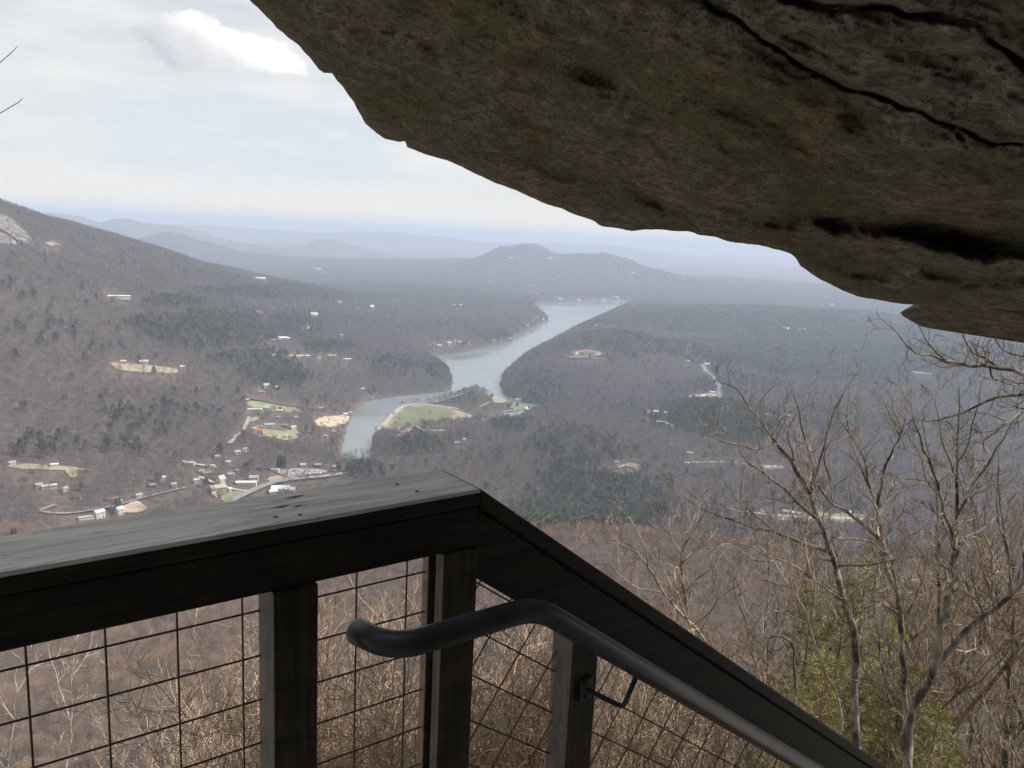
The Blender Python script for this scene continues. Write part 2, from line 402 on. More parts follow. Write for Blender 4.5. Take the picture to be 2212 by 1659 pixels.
def patch(name, px, mat, lift=0.9, cell=9.0, flat=None, shade=45.0, grow=2.0, soft=True):
    pl = np.array([(on_z(x, y, flat) if flat is not None else at(x, y))[:2] for x, y in px])
    if soft:
        pl = smooth_poly(pl); pl = smooth_poly(pl, 1); c_ = pl.mean(0); e_ = np.hypot(*(pl-c_).T)
        pl = c_+(pl-c_)*(1+np.clip(7.0/e_, 0, .16)*fbm(pl[:, 0]/16.0, pl[:, 1]/16.0, 3)*2.2)[:, None]
    if shade is not None: paint(pl, grow, shade)
    from mathutils.geometry import delaunay_2d_cdt
    x0, y0 = pl.min(0); x1, y1 = pl.max(0)
    cell = max(cell, (x1-x0+y1-y0)/60)
    X, Y = np.meshgrid(np.arange(x0, x1, cell), np.arange(y0, y1, cell)); X = X.ravel(); Y = Y.ravel()
    k = sdf(pl, X, Y) < -cell*0.35
    pts = [Vector(p) for p in pl]+[Vector(p) for p in zip(X[k], Y[k])]
    n = len(pl)
    v, e, f, *_r = delaunay_2d_cdt(pts, [], [list(range(n))], 1, 1e-3)
    v = np.array([tuple(p) for p in v]); z = Hgt(v[:, 0], v[:, 1])+lift
    me = bpy.data.meshes.new(name); me.from_pydata([(a, b, c) for (a, b), c in zip(v, z)], [], [tuple(q) for q in f]); me.materials.append(mat)
    me.update()
    me.polygons.foreach_set('use_smooth', np.ones(len(me.polygons), bool))
    return tag(link(bpy.data.objects.new(name, me)), kind='structure')
def road(name, px, width, mat, lift=1.1, shade=40.0, world=None):
    P = np.array([at(x, y)[:2] for x, y in px]) if world is None else np.array(world)
    # resample with a spline
    t = np.concatenate([[0], np.cumsum(np.hypot(*np.diff(P, axis=0).T))])
    u = np.linspace(0, t[-1], max(3, int(t[-1]/7)))
    Q = np.stack([np.interp(u, t, P[:, 0]), np.interp(u, t, P[:, 1])], 1)
    for _ in range(6): Q[1:-1] = (Q[:-2]+2*Q[1:-1]+Q[2:])/4
    T = np.gradient(Q, axis=0); T /= np.maximum(np.hypot(T[:, 0], T[:, 1])[:, None], 1e-6)
    Nn = np.stack([-T[:, 1], T[:, 0]], 1)
    offs = np.array([-.5, -.25, 0, .25, .5])*width
    V = (Q[:, None, :]+Nn[:, None, :]*offs[None, :, None]).reshape(-1, 2)
    z = Hgt(V[:, 0], V[:, 1]).reshape(-1, 5); z[:] = z.max(1, keepdims=True)
    F = grid_faces(len(Q), 5)
    if shade is not None:
        for i in range(0, len(Q)-1, 3):
            j = min(i+3, len(Q)-1)
            paint([Q[i]-Nn[i]*width/2, Q[j]-Nn[j]*width/2, Q[j]+Nn[j]*width/2, Q[i]+Nn[i]*width/2], 2.0, shade)
    me = mesh_np(name, np.column_stack([V, z.ravel()+lift]), F[:, ::-1], mat)
    return tag(link(bpy.data.objects.new(name, me)), kind='structure')
M_grass = simple("field_grass", (0.125, 0.138, 0.062), 0.95, 0.28, 0.02)
M_dry = simple("dry_grass", (0.27, 0.235, 0.15), 0.95, 0.22, 0.05)
M_lawn = simple("lawn", (0.18, 0.185, 0.10), 0.95, 0.3, 0.03)
M_tan = simple("bare_earth", (0.42, 0.34, 0.24), 0.95, 0.3, 0.06)
M_gravel = simple("pale_gravel", (0.36, 0.34, 0.30), 0.95, 0.1, 0.1)
M_asph = simple("worn_asphalt", (0.22, 0.215, 0.21), 0.9, 0.1, 0.05)
M_conc = simple("pale_concrete", (0.55, 0.53, 0.49), 0.85, 0.1, 0.2)
M_rockface = simple("rock_face", (0.155, 0.137, 0.132), 0.95, 0.8, 0.06)
Z3 = WZ+3
patch("park_lawn", [(826,926),(846,897),(866,880),(884,872),(925,874),(990,884),(1010,896),(1020,905),(990,926),(940,936),(880,936),(840,934)], M_dry, 0.7, 12, Z3, 40)
patch("field", [(842,918),(856,897),(872,883),(890,876),(930,878),(984,887),(980,896),(968,903),(960,912),(930,922),(875,927),(850,924)], M_grass, 1.1, 12, Z3, 40)
road("gravel_path", [(818,930),(834,915),(846,899),(860,885),(878,875),(905,873),(940,876),(990,884)], 9.0, M_gravel, 1.5, 45)
road("gravel_path", [(832,930),(870,934),(910,932),(960,931)], 6.0, M_gravel, 1.4, 40)
patch("marina_lot", [(990,905),(1020,903),(1045,912),(1060,920),(1045,928),(1010,918)], M_gravel, 0.9, 10, Z3, 40)
patch("sand_spit", [(800,940),(822,915),(842,893),(850,893),(835,915),(818,938)], M_tan, 0.6, 8, Z3, None)
patch("point_lawn", [(1102,878),(1112,870),(1130,870),(1138,878),(1132,886),(1108,885)], M_lawn, 0.9, 8, Z3, 45)
patch("point_beach", [(1130,884),(1141,874),(1152,880),(1148,886)], M_conc, 0.8, 6, Z3, 30)
patch("shore_lawn", [(1055,856),(1075,852),(1090,860),(1098,868),(1078,872),(1060,866)], M_dry, 0.9, 8, Z3, 35)
road("park_drive", [(1035,880),(1055,870),(1075,868),(1100,870)], 6, M_gravel, 1.3, 25)
road("shore_path", [(1085,892),(1110,889),(1138,884)], 5, M_gravel, 1.4, 25)
patch("sand_pit", [(677,909),(690,902),(716,899),(745,898),(757,903),(748,914),(728,921),(700,925),(682,920)], M_tan, 0.9, 8, None, 45)
patch("field", [(236,787),(262,783),(300,789),(350,793),(392,799),(380,808),(345,806),(290,804),(244,800)], M_dry, 1.2, 14, None, 60)
patch("field", [(527,864),(560,867),(590,872),(640,880),(654,888),(610,890),(560,888),(530,880)], M_lawn, 1.0, 10, None, 45)
patch("field", [(545,925),(562,918),(590,928),(640,930),(652,938),(610,948),(580,944),(548,944)], M_lawn, 1.0, 10, None, 50)
patch("field", [(590,938),(640,940),(646,948),(620,953),(596,950)], M_dry, 1.25, 10, None, 40)
patch("field", [(534,904),(560,900),(560,908),(536,914)], M_dry, 1.0, 10, None, 30)
patch("grass_verge", [(573,1034),(600,1028),(622,1031),(631,1038),(610,1043),(580,1042)], M_dry, 0.9, 8, None, 40)
patch("grass_verge", [(470,1074),(500,1062),(530,1062),(512,1076),(480,1086)], M_lawn, 0.9, 8, None, 50)
patch("dirt_yard", [(268,1092),(290,1080),(318,1090),(322,1104),(290,1112),(262,1106)], M_tan, 0.9, 8, None, 50)
patch("dirt_yard", [(10,1006),(60,1003),(120,1007),(190,1012),(200,1018),(120,1016),(30,1014)], M_dry, 0.9, 10, None, 45)
patch("dirt_yard", [(140,1016),(164,1014),(170,1030),(150,1034)], M_dry, 1.0, 10, None, 35)
patch("parking_lot", [(596,1020),(640,1012),(690,1016),(712,1022),(660,1028),(610,1028)], M_asph, 1.0, 8, None, 40)
road("road", [(478,1096),(520,1074),(560,1056),(590,1044),(640,1036),(700,1032),(746,1024)], 11, M_asph, 1.5, 48)
road("road", [(596,1018),(606,1024),(626,1030),(640,1036)], 9, M_asph, 1.6, 40)
road("road", [(520,862),(545,864),(575,869),(592,874),(650,881),(705,888)], 8, M_asph, 1.5, 40)
road("road", [(430,1030),(480,1052),(530,1066),(545,1062)], 5, M_gravel, 1.2, 30)
road("road", [(85,1106),(100,1112),(140,1113),(190,1106),(240,1098),(290,1082),(345,1068),(400,1055)], 4.5, M_asph, 1.2, 40)
road("road", [(85,1106),(92,1096),(120,1092)], 5, M_asph, 1.25, 30)
road("road", [(395,998),(415,1002),(440,1008),(470,1012)], 6, M_gravel, 1.2, 35)
road("road", [(495,960),(510,948),(525,930),(535,915),(537,903)], 6, M_gravel, 1.2, 30)
road("road", [(560,924),(590,928),(620,932)], 4.5, M_gravel, 1.7, 20)
road("road", [(1516,790),(1522,799),(1538,812),(1548,826),(1556,838),(1554,850),(1552,862)], 13, M_asph, 1.6, 55)
road("road", [(1516,792),(1524,787),(1540,789)], 9, M_asph, 1.6, 40)
patch("gravel_yard", [(1488,856),(1520,852),(1546,848),(1550,862),(1520,864),(1490,862)], M_tan, 1.0, 10, None, 45)
road("drive", [(1395,912),(1425,911),(1440,914),(1452,921),(1458,928)], 9, M_gravel, 1.5, 45)
road("drive", [(1336,1012),(1345,1004),(1360,1005),(1372,1011),(1378,1014)], 7, M_gravel, 1.3, 45)
patch("house_lawn", [(1350,1000),(1375,1003),(1384,1008),(1368,1010),(1354,1006)], M_lawn, 1.0, 8, None, 40)
road("road", [(1560,1098),(1640,1112),(1720,1118),(1820,1120),(1900,1124)], 8, M_gravel, 1.2, 40)
patch("field", [(1650,1116),(1720,1108),(1800,1106),(1880,1112),(1890,1124),(1800,1130),(1700,1128)], M_lawn, 1.0, 12, None, 45)
road("road", [(1500,1000),(1560,998),(1620,1004),(1680,1010)], 6, M_gravel, 1.2, 30)
road("drive", [(1640,892),(1670,898),(1690,902)], 8, M_gravel, 1.3, 40)
road("terrace_wall_walk", [(1222,770),(1245,775),(1275,773),(1305,766)], 6, M_tan, 1.5, 35)
patch("house_lawn", [(1225,762),(1262,758),(1310,762),(1300,770),(1250,775)], M_dry, 1.0, 10, None, 45)
road("drive", [(585,738),(600,737),(612,736)], 9, M_gravel, 1.5, 40)
patch("house_lawn", [(640,708),(668,704),(690,709),(670,713),(648,713)], M_lawn, 1.0, 14, None, 60)
patch("house_lawn", [(1640,1010),(1680,1004),(1700,1010),(1670,1016)], M_dry, 1.0, 10, None, 45)
for q in ([(1878,699),(1900,700),(1900,702),(1880,701)], [(1920,694),(1950,695),(1950,698),(1922,697)]):
    patch("field", q, M_dry, 1.5, 20, None, 50)
paint([on_z(x, y, WZ+3)[:2] for x, y in [(712,1008),(760,1006),(800,1004),(800,1024),(770,1034),(712,1036)]], 2, 70)
paint([on_z(x, y, WZ+3)[:2] for x, y in [(716,1014),(800,1010),(798,1034),(770,1044),(716,1046)]], 0, 0); paint([on_z(x, y, WZ+3)[:2] for x, y in [(716,1026),(770,1022),(770,1060),(716,1062)]], 0, 0)
# rock face on the mountain
patch("mountain_rock_face", [(-30,470),(10,466),(30,478),(48,496),(70,520),(60,530),(38,522),(20,508),(0,498),(-30,500)], M_rockface, 3.0, 14, None, 60, soft=False)
patch("mountain_rock_face", [(-30,508),(8,506),(30,520),(40,532),(10,530),(-30,524)], M_rockface, 3.0, 14, None, 60, soft=False)
patch("mountain_rock_face", [(92,526),(120,524),(130,530),(112,536)], M_rockface, 3.0, 14, None, 60, soft=False)

# ------------------------------------------------------------------ houses
WALL = {k: simple("wall_"+k, c, 0.8, 0.06, 0.5) for k, c in dict(white=(.56,.55,.52), cream=(.62,.56,.44), tan=(.42,.36,.27), grey=(.42,.42,.42), brown=(.20,.15,.11), blue=(.38,.43,.48), red=(.35,.12,.09)).items()}
ROOF = {k: simple("roof_"+k, c, 0.7, 0.10, 0.4) for k, c in dict(white=(.60,.61,.62), cream=(.42,.37,.28), grey=(.34,.34,.35), dark=(.09,.085,.085), red=(.36,.12,.09), brown=(.20,.15,.12), silver=(.38,.39,.40)).items()}
M_pane = simple("window_glass", (.04, .05, .06), 0.15, 0.05, 1.0); M_frame = simple("window_frame", (.7, .7, .68), 0.6, 0.05, 1.0)
M_door = simple("door_paint", (.12, .07, .05), 0.6, 0.1, 1.0); M_brick = simple("chimney_brick", (.30, .17, .13), 0.9, 0.2, 2.0)
GH = "houses scattered through the wooded valley"
def house(px, py, w, d, h, rot, wall, roof, label, pitch=0.5, cat="house", group=GH, near=True, clear=True, wing=False, name="house", z=None, chim=True):
    w, d, h = w*.74, d*.85, h*1.12
    q = at(px, py); x, y = q[0], q[1]
    rz = -math.atan2(x, y)+math.radians(rot)
    zz = float(Hgt(np.array([x]), np.array([y]))[0]) if z is None else z
    zz = max(zz, WZ+0.8)
    o = empty(name, (x, y, zz), rz); tag(o, label, cat, group)
    if clear:
        R = max(w, d)*0.5; pp = [(x+R*math.cos(t), y+R*math.sin(t)) for t in np.linspace(0, 2*math.pi, 8)[:-1]]
        paint(pp, 3.0, 42)
    rise = d*0.5*pitch
    def body(mb, w, d, h, cx=0, cy=0, rise=rise):
        x0, x1, y0, y1 = cx-w/2, cx+w/2, cy-d/2, cy+d/2
        V = [(x0,y0,-2),(x1,y0,-2),(x1,y1,-2),(x0,y1,-2),(x0,y0,h),(x1,y0,h),(x1,y1,h),(x0,y1,h),(x0,cy,h+rise),(x1,cy,h+rise)]
        mb.add(V, [(0,1,5,4),(2,3,7,6),(1,2,6,9,5),(3,0,4,8,7),(3,2,1,0)])
    def gable(mb, w, d, h, cx=0, cy=0, rise=rise, ov=0.5, th=0.3):
        x0, x1 = cx-w/2-ov, cx+w/2+ov; e = d/2+ov; k = rise/(d/2)
        for s in (-1, 1):
            a = (cy+s*e, h-ov*k+0.05); b = (cy, h+rise+0.05)
            V = [(x0,a[0],a[1]),(x1,a[0],a[1]),(x1,b[0],b[1]),(x0,b[0],b[1]),(x0,a[0],a[1]+th),(x1,a[0],a[1]+th),(x1,b[0],b[1]+th),(x0,b[0],b[1]+th)]
            mb.add(V, [(0,1,2,3),(4,7,6,5),(0,4,5,1),(2,6,7,3),(1,5,6,2),(0,3,7,4)])
    b = MB(); body(b, w, d, h)
    if wing: body(b, w*0.4, d*0.8, h*0.85, w*0.62, -d*0.25, d*0.4*pitch)
    b.build("wall", WALL[wall], o)
    r = MB(); gable(r, w, d, h)
    if wing: gable(r, w*0.4, d*0.8, h*0.85, w*0.62, -d*0.25, d*0.4*pitch)
    ro = r.build("roof", ROOF[roof], o)
    if near:
        if chim and pitch > 0.3:
            c = MB(); c.box((w*0.22, d*0.12, h+rise*0.9), (0.9, 0.9, 2.4)); c.build("chimney", M_brick, ro)
        n = max(2, int(w/4)); ys = -d/2
        fl = [1.5] if h < 4.5 else [1.5, 4.4]
        for k in range(n):
            X = -w/2+(k+0.5)*w/n
            if k == n//2:
                m = MB(); m.box((X, ys-0.04, 1.05), (1.1, 0.1, 2.1)); m.build("door", M_door, o)
            for z0 in fl:
                if k == n//2 and z0 < 2: continue
                m = MB(); m.box((X, ys-0.04, z0+0.1), (1.7, 0.1, 1.5)); f = m.build("window", M_frame, o)
                m = MB(); m.box((X, ys-0.10, z0+0.1), (1.4, 0.04, 1.2)); m.build("pane", M_pane, f)
    return o
H = house
# the village by the road and bridge (nearest, just above the railing)
H(471,1060,24,17,5,14,'tan','cream',"long low tan building with pale beige roof beside the grass verge",.25,cat="building",chim=False)
H(478,1046,11,9,7,40,'white','silver',"tall white gabled house behind the beige roofed building",1.0)
H(461,1069,5,4,2.4,20,'white','white',"small white shed below the beige roofed building, left of its pair",.4,cat="shed",near=False)
H(466,1073,4,4,2.4,-20,'white','white',"smaller white shed below the beige roofed building, right of its pair",.4,cat="shed",near=False)
H(497,1061,5,6,3.5,14,'white','white',"narrow white shed at the right end of the beige roofed building",.3,cat="shed",near=False)
H(532,1048,34,9,4,-8,'cream','white',"long low building with flat white roof at the road junction",.12,cat="building",chim=False)
H(549,1039,15,9,5,-8,'white','grey',"white house with grey roof behind the flat white roof",.5)
H(606,1060,30,18,4,-6,'white','white',"broad brilliant white roofed building just above the wooden railing",.35,cat="building",chim=False,wing=True)
H(590,1066,13,9,3,10,'white','white',"small white annex in front of the brilliant white roof",.5,cat="shed",near=False)
H(595,1018,16,7,3,-20,'white','silver',"white canopy roof beside the parking lot",.2,cat="building",near=False)
H(724,1013,9,7,4,10,'white','grey',"white hut by the river next to the arched bridge",.5,cat="hut")
H(215,1117,13,8,6,25,'white','white',"white two storey house at the end of the lane above the railing",.5)
H(188,1121,22,5,2.6,8,'white','silver',"long narrow pale shed beside the lane above the railing",.2,cat="shed",near=False)
H(258,1110,8,8,6,30,'white','white',"small white house with balcony at the dirt yard",.5)
H(257,1090,8,6,4,10,'white','silver',"white cabin above the small white house at the dirt yard",.5,cat="cabin")
H(243,1082,16,7,3,-10,'tan','brown',"brown roofed shed near the bend of the lane",.4,cat="shed",near=False)
H(106,1054,20,7,3,5,'white','white',"long white mobile home in the bare woods above the lane loop",.25)
H(118,1008,11,6,3,0,'cream','white',"white roofed barn at the right end of the pale dirt strip",.3,cat="barn",near=False)
H(26,1004,9,6,3,15,'white','grey',"small white house at the left end of the pale dirt strip",.4)
H(376,1052,7,6,4,0,'white','grey',"small white house among bare trees left of the village",.5)
H(448,1028,14,8,4,10,'red','brown',"reddish brown house in the trees above the village",.5)
H(410,1004,16,7,3,-12,'cream','cream',"pale low house on the gravel lane above the village",.4)
H(455,1010,14,6,3,-12,'white','silver',"pale low shed at the right end of the gravel lane",.3,cat="shed",near=False)
for a in [(84,1052,9,6,3,5,'white','silver',"small silver roofed house left of the long white mobile home"),(140,1060,8,6,3,30,'cream','grey',"small cream house right of the long white mobile home"),(168,1078,9,7,3,-10,'grey','dark',"dark roofed cabin inside the lane loop"),(300,1074,9,6,3,20,'white','grey',"small white house beyond the dirt yard lane"),
 (330,1052,8,6,3,0,'brown','silver',"brown cabin with silver roof left of the small white house in bare trees"),(352,1036,9,6,3,15,'white','white',"small white house high in the bare trees left of the village"),(425,1043,10,7,4,10,'white','silver',"white house just left of the tall gabled house"),(436,1022,9,6,3,0,'cream','silver',"cream house above the reddish brown house"),
 (500,1030,10,7,4,-10,'grey','silver',"grey house in trees above the flat white roofed building"),(516,1020,9,6,3,5,'white','grey',"white cottage in trees between village and parking lot"),(560,1014,11,7,3,-10,'brown','dark',"dark cabin left of the trio of tall evergreens"),(655,1008,10,7,3,-5,'white','silver',"white house behind the riverside parking lot"),(686,1008,12,7,3,-5,'brown','grey',"brown house behind the right end of the riverside parking lot"),
 (492,1002,9,6,3,10,'white','silver',"small white house on the slope above the village centre"),(470,990,9,6,3,10,'grey','silver',"small grey house on the slope above the village centre"),(560,948,9,7,3,0,'cream','grey',"cream shed like house below the long red roof"),(600,905,9,6,3,0,'white','grey',"white house below the upper green field"),(640,905,9,6,3,0,'grey','silver',"grey house between upper field and sand pit"),
 (668,936,9,6,3,0,'white','silver',"white house below left of the sand pit"),(720,935,9,6,3,10,'cream','grey',"cream house below right of the sand pit")]:
    H(*a[:8], a[8], .5)
# middle left
H(558,934,22,11,3.5,-8,'white','red',"white house with long red roof on the green clearing",.5)
H(547,929,7,6,3,-8,'white','white',"tiny white outbuilding left of the long red roof",.4,cat="shed",near=False)
H(582,922,22,9,4,5,'grey','grey',"grey roofed house above the long red roof",.5)
H(612,922,20,8,3,-4,'brown','brown',"brown house beside the grey roofed one above the clearing",.5)
H(633,929,12,9,5,25,'white','silver',"white house at the right edge of the green clearing",.6)
H(549,889,36,8,4,-5,'white','white',"long white school like building under the upper road",.2,cat="building",chim=False)
H(577,888,10,12,6,0,'white','silver',"white chapel at the right end of the long white building",.9,cat="chapel")
H(604,890,12,6,3,0,'white','white',"small white roofed house at the foot of the upper field",.4)
H(534,867,9,6,3,0,'white','silver',"small white building at the left end of the upper road",.4)
H(575,839,15,11,6,20,'white','silver',"white gabled house with pale roof amid dark evergreens",.7,wing=True)
H(601,843,10,9,6,-10,'white','white',"narrow white house right of the gabled house amid dark evergreens",.6)
H(549,822,9,7,4,0,'blue','silver',"small pale blue house in the evergreens",.5)
H(565,849,14,6,3,0,'grey','grey',"low grey house below the gabled house amid dark evergreens",.4)
H(694,884,12,6,3,10,'cream','silver',"cream cottage at the right end of the upper road",.5)
H(746,898,13,7,4,15,'white','white',"white boathouse on the river bank by the sand pit",.5,cat="boathouse")
H(757,894,8,6,3,15,'grey','silver',"small grey boathouse right of the white one on the river bank",.5,cat="boathouse",near=False)
H(784,842,12,6,3,0,'white','white',"white roofed cottage behind the river bend",.4)
H(803,857,10,7,3,15,'brown','silver',"silver roofed boathouse at the river bend",.5,cat="boathouse",near=False,z=WZ+1)
H(704,945,10,6,3,-20,'white','silver',"small white cabin in the bare woods below the sand pit",.5,cat="cabin")
H(513,980,10,7,3,20,'white','silver',"small white house in the bare woods left of the river",.5)
H(530,974,12,6,3,20,'cream','grey',"cream house in the bare woods left of the river",.5)
# upper left
H(255,645,62,12,5,3,'white','white',"long white lodge on the forested slope of the left mountain",.25,cat="lodge",chim=False)
H(311,786,18,10,4,0,'white','silver',"white farmhouse at the top edge of the pale field",.5)
H(267,786,11,8,4,0,'tan','cream',"small tan barn at the top left of the pale field",.5,cat="barn")
H(394,797,9,7,4,0,'white','white',"tiny white shed at the right tip of the pale field",.5,cat="shed",near=False)
H(611,736,28,14,7,8,'white','white',"large white house with pale drive on the wooded rise",.4,wing=True)
H(634,773,44,14,4,0,'cream','cream',"long beige roofed hall in a row in the woods",.4,cat="hall",near=False)
H(591,770,26,9,3,0,'white','silver',"silver roofed building at the left end of the row in the woods",.3,cat="building",near=False)
H(660,771,26,9,3,0,'white','white',"white roofed building right of the long beige hall",.3,cat="building",near=False)
H(688,773,18,10,4,20,'grey','dark',"dark roofed house in the middle of the row in the woods",.5,near=False)
H(718,773,24,10,5,0,'grey','silver',"grey house with silver roof toward the right of the row in the woods",.5,near=False)
H(748,778,30,8,3,4,'white','white',"low white building at the right end of the row in the woods",.3,cat="building",near=False)
H(558,678,26,12,4,0,'white','white',"small white roof alone among the evergreens of the upper left valley",.3,near=False)
H(678,686,32,18,9,25,'white','silver',"large white gabled mansion below the dark ridge",.9,cat="mansion",near=False)
H(658,701,28,12,5,0,'grey','dark',"dark roofed house above a lawn below the mansion",.4,near=False)
H(733,656,18,12,6,30,'white','white',"small white house near the foot of the dark ridge",.7,near=False)
H(803,668,22,16,9,30,'white','white',"steep white gabled house on the far wooded plateau",1.0,near=False)
H(773,669,12,10,5,30,'white','white',"tiny white house left of the steep gabled one on the plateau",.6,near=False)
H(738,730,14,10,7,30,'white','grey',"narrow white house deep in the woods left of the lakeside row",.6,near=False)
H(412,558,30,20,9,0,'white','white',"tiny white house at the foot of the far blue hills",.5,near=False)
H(496,569,70,30,16,0,'brown','dark',"dark hotel like block beyond the left mountain",.5,cat="block",near=False)
H(562,606,55,25,8,0,'white','white',"white roofed house beyond the shoulder of the left mountain",.4,near=False)
H(688,584,70,30,12,0,'white','white',"white houses like block in the far rolling hills",.4,cat="block",near=False)
# lakeside row, left bank
H(927,755,16,14,11,15,'brown','dark',"tall brown lake house, leftmost of the waterfront row",.6,near=True,group="lake houses on the left bank")
H(949,753,18,13,10,10,'white','silver',"tall white lake house with balconies, second in the waterfront row",.6,near=True,group="lake houses on the left bank")
H(970,748,17,13,11,20,'cream','grey',"cream lake house with steep gable, third in the waterfront row",.8,near=True,group="lake houses on the left bank")
H(993,744,17,12,8,10,'grey','silver',"grey lake house at the right end of the waterfront row",.5,near=True,group="lake houses on the left bank")
for a in [(938,748,14,11,9,5,'cream','brown',"cream lake house set back between the first two waterfront houses"),(960,744,13,10,8,-5,'white','dark',"dark roofed lake house set back above the second waterfront house"),(982,741,12,10,8,10,'white','silver',"silver roofed lake house set back at the right of the row"),(1012,745,12,9,6,10,'white','grey',"small white lake house just past the right end of the row"),
 (1040,742,12,9,6,0,'brown','grey',"brown lake house between the row and the second bay"),(1082,733,12,9,7,5,'white','white',"white lake house set back on the second bay"),(1140,706,14,10,7,10,'white','silver',"white lake house above the third bay"),(1160,690,14,10,6,10,'grey','silver',"grey lake house left of the far wooded point"),(1110,726,12,9,6,5,'cream','grey',"cream lake house between second and third bay")]:
    H(*a[:8], a[8], .5, near=False, group="lake houses on the left bank")
H(1066,741,14,10,8,10,'white','grey',"white lake house on the second small bay",.6,near=False,group="lake houses on the left bank")
H(1100,735,14,10,6,10,'brown','silver',"brown lake house at the tip of the second bay",.6,near=False,group="lake houses on the left bank")
H(1124,714,18,12,6,10,'grey','dark',"dark roofed lake house on the third bay",.5,near=False,group="lake houses on the left bank")
H(1173,693,18,12,7,10,'white','silver',"white lake house on the far wooded point",.6,near=False,group="lake houses on the left bank")
H(994,663,30,18,9,10,'cream','cream',"cream domed looking house on the crest of the left bank",.6,near=False)
H(981,662,20,14,8,0,'white','white',"white house on the crest of the left bank",.5,near=False)
H(960,663,40,16,6,0,'brown','dark',"dark long house on the crest of the left bank",.4,near=False)
H(1066,652,26,16,8,0,'white','grey',"pale house near the lake head on the left",.6,near=False)
# the hill with the mansion
H(1270,764,36,18,7,4,'white','red',"white mansion with red roof and terrace on top of the peninsula hill",.45,cat="mansion",wing=True)
H(1242,764,14,12,5,-30,'cream','red',"small cream wing house with red roof left of the hilltop mansion",.5)
H(1288,705,18,12,6,0,'white','white',"white house hidden in trees behind the mansion hill",.5,near=False)
H(1226,724,18,10,4,10,'white','silver',"white boathouse on the right bank of the lake",.4,cat="boathouse",near=False,z=WZ+1)
# right side
H(1539,850,18,10,4,0,'white','white',"white house beside the curving road, upper one",.4)
H(1541,861,22,10,4,10,'white','silver',"white house at the lower end of the curving road",.4)
H(1497,860,24,9,4,0,'cream','silver',"cream long house left of the curving road's end",.4)
H(1529,789,24,12,4,0,'white','white',"white house at the top bend of the curving road",.4)
H(1484,783,20,10,5,10,'white','silver',"white house in the woods left of the road's top bend",.5)
H(1487,748,22,12,5,0,'white','grey',"pale house high on the blue slope, upper of two",.4,near=False)
H(1489,762,24,12,5,0,'white','silver',"pale house high on the blue slope, lower of two",.4,near=False)
H(1426,893,38,11,4,0,'white','white',"long white building left of the dark evergreen knoll",.2,cat="building",chim=False)
H(1402,893,16,9,4,0,'white','silver',"small white house left of the long building by the evergreen knoll",.4)
H(1697,903,20,12,6,20,'white','white',"large white house right of the dark evergreen knoll",.6,wing=True)
H(1330,1006,12,9,5,30,'grey','dark',"dark roofed house with curved drive among evergreens",.9)
H(1327,1002,8,6,3,0,'white','white',"white garage behind the dark roofed house with curved drive",.3,cat="garage",near=False)
H(1484,1003,12,7,3,0,'white','white',"small white house in the bare woods right of the curved drive",.4)
H(1500,1002,10,6,3,10,'white','silver',"smaller silver roofed house next to the small white one in the bare woods",.4)
H(1490,981,16,7,3,0,'cream','silver',"low cream house above the small white one in the bare woods",.4)
H(1711,1111,36,9,3.5,0,'white','cream',"very long pale roofed building behind the foreground trees",.25,cat="building",chim=False)
H(1655,1110,20,9,3,0,'brown','brown',"brown roofed building left of the very long pale roof",.3,cat="building")
H(1597,1110,8,6,3,0,'white','white',"small white house at the left of the building row behind the foreground trees",.4)
H(1619,1110,8,5,3,0,'white','silver',"small silver roofed house second in the row behind the foreground trees",.4)
H(1833,1110,10,6,3,0,'white','white',"small white house at the right of the building row behind the foreground trees",.4)
H(1698,714,34,16,9,0,'white','white',"white house high on the dark blue ridge slope",.6,near=False)
H(1733,714,34,16,7,0,'grey','silver',"grey house right of the white one on the dark blue ridge slope",.4,near=False)
H(1992,810,70,14,6,-4,'grey','silver',"long pale grey building on the right slope",.2,cat="building",near=False)
H(1797,662,30,20,14,0,'white','white',"bright white house standing on the right ridge line",.4,near=False)
H(875,941,20,12,5,0,'cream','red',"red roofed house at the lower edge of the park",.5)
H(862,944,9,6,3,0,'white','silver',"tiny white house left of the red roof at the park",.4)
H(987,963,12,9,5,20,'white','grey',"white house in the woods below the marina",.6)
H(1004,957,8,8,6,0,'cream','grey',"tall narrow cream house in the woods below the marina",.7)
H(1016,905,10,9,4,0,'white','white',"white marina office with peaked roof",.8,cat="office")
H(1119,871,18,8,4,0,'cream','cream',"cream pavilion on the lawn of the little point",.5,cat="pavilion")
# beyond the lake head
FARH = [(1057,611,'white',"upper tiny white roof in the hills left of the lake head"),(1056,626,'dark',"tiny dark roofed house in the hills left of the lake head"),(1152,621,'white',"tiny white house on the slope above the lake head"),(1159,637,'silver',"tiny silver roof just above the lake head houses"),
 (1124,649,'white',"white house at the left end of the lake head shore"),(1114,649,'silver',"silver roofed house beside the leftmost lake head house"),(1201,645,'silver',"pale roof second group on the lake head shore"),(1210,648,'white',"white house in the middle of the lake head shore"),
 (1250,651,'white',"small white house on the lake head shore near the middle"),(1302,650,'cream',"cream long house on the lake head shore right of the middle"),(1332,645,'white',"white house at the right end of the lake head shore"),
 (1367,592,'white',"white long roof on the right flank of the far round hill"),(1188,559,'white',"tiny white house high on the far round hill"),(1103,559,'silver',"tiny pale house on the left flank of the far round hill"),(1477,604,'silver',"pale roofs in the hazy plain to the right")]
for i, (x, y, rf, lb) in enumerate(FARH):
    D = math.hypot(*at(x, y)[:2]); s = D/6000
    H(x, y, 34*s+8, 14*s+5, 7*s+2, (i*37) % 30-15, 'white', rf, lb, .4, near=False, group="tiny far houses beyond the lake")
